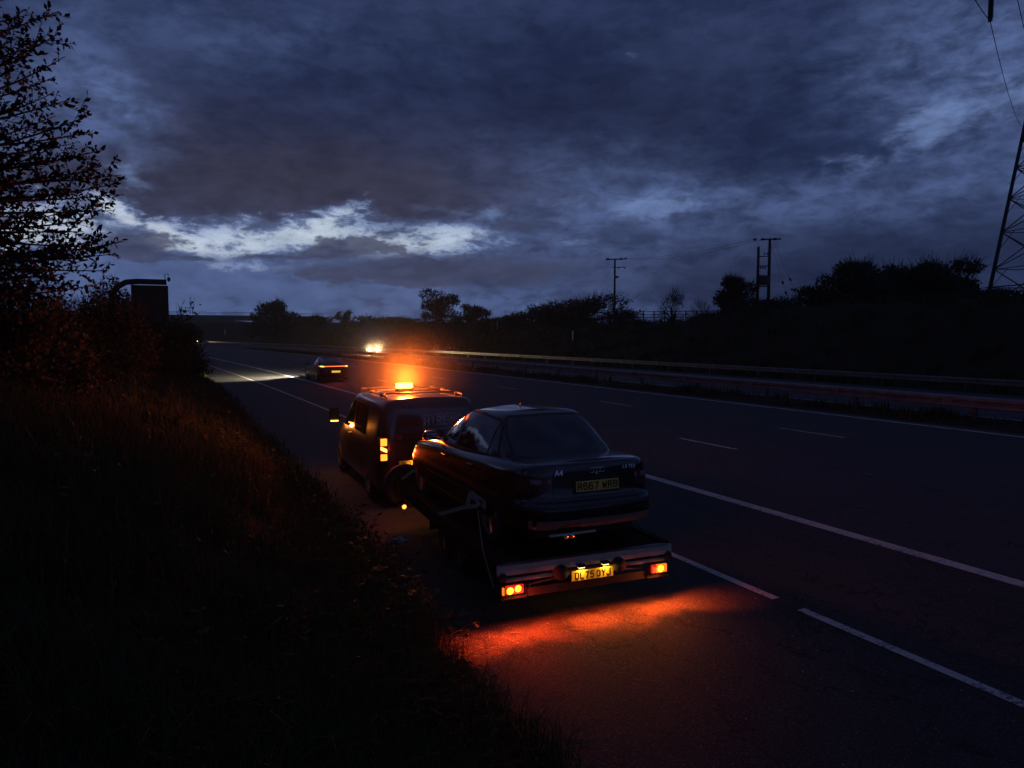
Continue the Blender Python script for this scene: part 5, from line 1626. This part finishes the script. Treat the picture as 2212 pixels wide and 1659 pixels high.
def clumpy(n, x0, x1, y0, y1, r_, pw=1.0, fn=None):
    """scatter with tussocks"""
    nc = max(20, n // 60)
    cy = y0 + (y1 - y0) * r_.random(nc) ** pw; cx = x0 + (x1 - x0) * r_.random(nc)
    k = r_.integers(0, nc, n)
    t = r_.random(n) < .6
    X = np.where(t, cx[k] + r_.normal(size=n) * .10 * (1 + cy[k] * .03), x0 + (x1 - x0) * r_.random(n))
    Y = np.where(t, cy[k] + r_.normal(size=n) * .12 * (1 + cy[k] * .03), y0 + (y1 - y0) * r_.random(n) ** pw)
    return X, Y, t
r_ = np.random.default_rng(11)
X, Y, t = clumpy(150000, -3.4, 2.62, .8, 14, r_, 1.3)
ok = X < np.array([xe(b) for b in Y]) + r_.normal(size=len(X)) * .10 - .02
X, Y, t = X[ok], Y[ok], t[ok]
L = np.where(t, .22, .10) * (.4 + r_.random(len(X)) * 1.2) + .03
L *= .7 + .6 * (np.sin(X * 2.3 + Y * 1.1) * np.sin(Y * 1.9 - X) > -.2)
grass('grass', 'unmown grass on the near bank below the camera', X, Y, L, np.full(len(X), .0055), M_GRASS, 1, .75)
X, Y, t = clumpy(90000, -9, 4.3, 13, 85, r_, 1.7)
ok = X < np.array([xe(b) for b in Y]) + r_.normal(size=len(X)) * .12
X, Y, t = X[ok], Y[ok], t[ok]
grass('grass', 'longer rough grass farther along the near bank', X, Y, np.where(t, .26, .12) * (.4 + r_.random(len(X)) * 1.2), np.full(len(X), .016) * (1 + Y * .02), M_GRASS, 2, 1.0)
X, Y, t = clumpy(26000, 20.15, 24.2, 4, 130, r_, 1.4)
k = np.sin(Y * .55) + np.sin(Y * 1.31 + X) > -.1
X, Y, t = X[k], Y[k], t[k]
grass('weeds', 'ragged weeds in the central reservation', X, Y, np.where(t, .30, .13) * (.5 + r_.random(len(X))), np.full(len(X), .022) * (1 + Y * .012), M_GRASS, 3, .6)
X, Y, t = clumpy(42000, 38.9, 56, 6, 170, r_, 1.2)
grass('grass', 'long rough grass on the far bank', X, Y, np.where(t, .60, .34) * (.5 + r_.random(len(X))), np.full(len(X), .05) * (1 + Y * .01), M_GRASS, 4, .6)

# broad-leaved weeds spilling over the kerb beside the trailer
def weeds():
    r_ = np.random.default_rng(21); rr = random.Random(21)
    tA, tB, tr, LP, LD = [], [], [], [], []
    for k in range(150):
        y = rr.uniform(6.4, 11.2); x = xe(y) - .28 + rr.gauss(0, .20) - .10 * abs(y - 8.6) * .3
        b = gpt(x, y); h = rr.uniform(.12, .42)
        tip = b + Vector((rr.gauss(.06, .12), rr.gauss(-.03, .12), h))
        tA.append(b); tB.append(tip); tr.append(.004)
        for j in range(rr.randint(7, 14)):
            u = rr.uniform(.3, 1); p = b.lerp(tip, u)
            a = rr.uniform(0, 6.28); d = Vector((math.cos(a), math.sin(a), rr.uniform(-.1, .5)))
            q = p + d * .05; tA.append(p); tB.append(q); tr.append(.002)
            LP.append(q); LD.append(d.normalized())
    v, f = merge([twigs_np(np.array(tA), np.array(tB), np.array(tr))]); v2, f2 = leaves_np(np.array(LP), .062, r_, np.array(LD) * 1.5, .75, .5)
    v, f = merge([(v, f), (v2, f2)])
    tag(np_mesh('weeds', v, f, M_LEAF), 'broad-leaved weeds spilling onto the shoulder beside the trailer', kind='stuff')
weeds()
def bank_weeds():
    r_ = np.random.default_rng(77); rr = random.Random(77)
    tA, tB, tr, LP, LD, S = [], [], [], [], [], []
    for k in range(700):
        y = 3.5 + 16 * rr.random() ** 1.1; x = xe(y) - rr.uniform(.1, 4.5)
        b = gpt(x, y); big = rr.random() < .3; h = rr.uniform(.05, .16) if not big else rr.uniform(.25, .6)
        tip = b + Vector((rr.gauss(0, .08), rr.gauss(0, .08), h)); tA.append(b); tB.append(tip); tr.append(.003)
        for j in range(rr.randint(4, 9)):
            p = b.lerp(tip, rr.uniform(.2, 1)); a = rr.uniform(0, 6.28)
            LP.append(p); LD.append(Vector((math.cos(a), math.sin(a), rr.uniform(0, .7))).normalized())
    v, f = twigs_np(np.array(tA), np.array(tB), np.array(tr)); v2, f2 = leaves_np(np.array(LP), .055, r_, np.array(LD) * 2, .4, .6)
    v, f = merge([(v, f), (v2, f2)])
    tag(np_mesh('weeds', v, f, M_LEAF), 'docks and other coarse weeds among the grass of the near bank', kind='stuff')
bank_weeds()
def litter_stalks():
    rr = random.Random(31); tA, tB, tr = [], [], []
    for k in range(520):
        y = rr.choice([rr.uniform(2.6, 7.2), rr.gauss(5.9, .5), rr.gauss(4.2, .6)]); x = xe(y) + rr.gauss(.10, .17)
        a = rr.uniform(0, 6.28); ln = rr.uniform(.03, .20)
        p = gpt(x, y); p.z = max(p.z, rz(x)) + rr.uniform(.006, .03)
        q = p + Vector((math.cos(a), math.sin(a), rr.uniform(-.1, .35))) * ln; q.z = max(q.z, rz(x) + .006)
        tA.append(p); tB.append(q); tr.append(rr.uniform(.0012, .0028))
    v, f = twigs_np(np.array(tA), np.array(tB), np.array(tr))
    tag(np_mesh('dry_stalks', v, f, M_STRAW), 'dead straw and stalks strewn along the shoulder edge', kind='stuff')
    rr = random.Random(32); mb = MB()
    for k in range(340):
        y = rr.uniform(1.8, 9); x = rr.uniform(xe(y), 8.6) if k % 2 else xe(y) + abs(rr.gauss(0, .5)); s = rr.uniform(.004, .013); c = rpt(x, y, s * .4)
        vs = [(c.x + rr.uniform(-1, 1) * s * .3 + dx_ * s, c.y + dy_ * s, c.z + dz_ * s) for dx_, dy_, dz_ in ((-1, 0, -.3), (0, -1, -.3), (1, 0, -.3), (0, 1, -.3), (.1, .1, .6))]
        mb.add(vs, [(0, 1, 4), (1, 2, 4), (2, 3, 4), (3, 0, 4), (3, 2, 1, 0)])
    tag(mb.build('gravel', mat('pebble', (.30, .27, .23), .8, 0, .5, 30)), 'loose grit scattered on the shoulder', kind='stuff')
litter_stalks()

# ------------------------------------------------------------------ air volumes added to make the lamps glow
hz = MB().box((-330, -90, -3.5), (640, 680, 64)).build('added_haze', None)
hm = bpy.data.materials.new('added_haze_air'); hm.use_nodes = True; t = hm.node_tree; t.nodes.clear()
pv = t.nodes.new('ShaderNodeVolumePrincipled'); pv.inputs['Color'].default_value = (.8, .8, .82, 1)
pv.inputs['Density'].default_value = ADDED_HAZE; pv.inputs['Anisotropy'].default_value = .75
mo = t.nodes.new('ShaderNodeOutputMaterial'); t.links.new(pv.outputs[0], mo.inputs['Volume'])
hz.data.materials.append(hm)
tag(hz, 'thin air volume over the whole road, added so the lamps glow', kind='stuff')

def glow_volume(name, c, rx, rz_, dens, label, m_name):  # added ball of vapour standing in for lens bloom round a lamp
    mb = MB().lathe([(.02, -1), (.5, -.87), (.87, -.5), (1, 0), (.87, .5), (.5, .87), (.02, 1)], 20)
    o = mb.build(name, None); o.location = c; o.scale = (rx, rx, rz_)
    m = bpy.data.materials.new(m_name); m.use_nodes = True; V.nt = t = m.node_tree; t.nodes.clear()
    co = t.nodes.new('ShaderNodeTexCoord').outputs['Object']
    ln = t.nodes.new('ShaderNodeVectorMath'); ln.operation = 'LENGTH'; t.links.new(co, ln.inputs[0])
    r2 = V(ln.outputs['Value'])
    d = smooth(r2, .1, .98, 1.0, 0.0); d = d * d * dens
    pv = t.nodes.new('ShaderNodeVolumePrincipled'); pv.inputs['Color'].default_value = (.9, .9, .9, 1); pv.inputs['Anisotropy'].default_value = .3
    t.links.new(d.s, pv.inputs['Density'])
    mo = t.nodes.new('ShaderNodeOutputMaterial'); t.links.new(pv.outputs[0], mo.inputs['Volume'])
    o.data.materials.append(m)
    tag(o, label, kind='stuff')
glow_volume('glow_volume', (4.15, 12.9, 2.35), 1.9, 1.2, .075, 'added volume that makes an orange glow around the roof beacon', 'glow_volume_near')
glow_volume('glow_volume', (29.0, 106.0, 2.2), 6.0, 4.0, .12, 'added volume that makes a yellow glow around the oncoming headlamps', 'glow_volume_far')
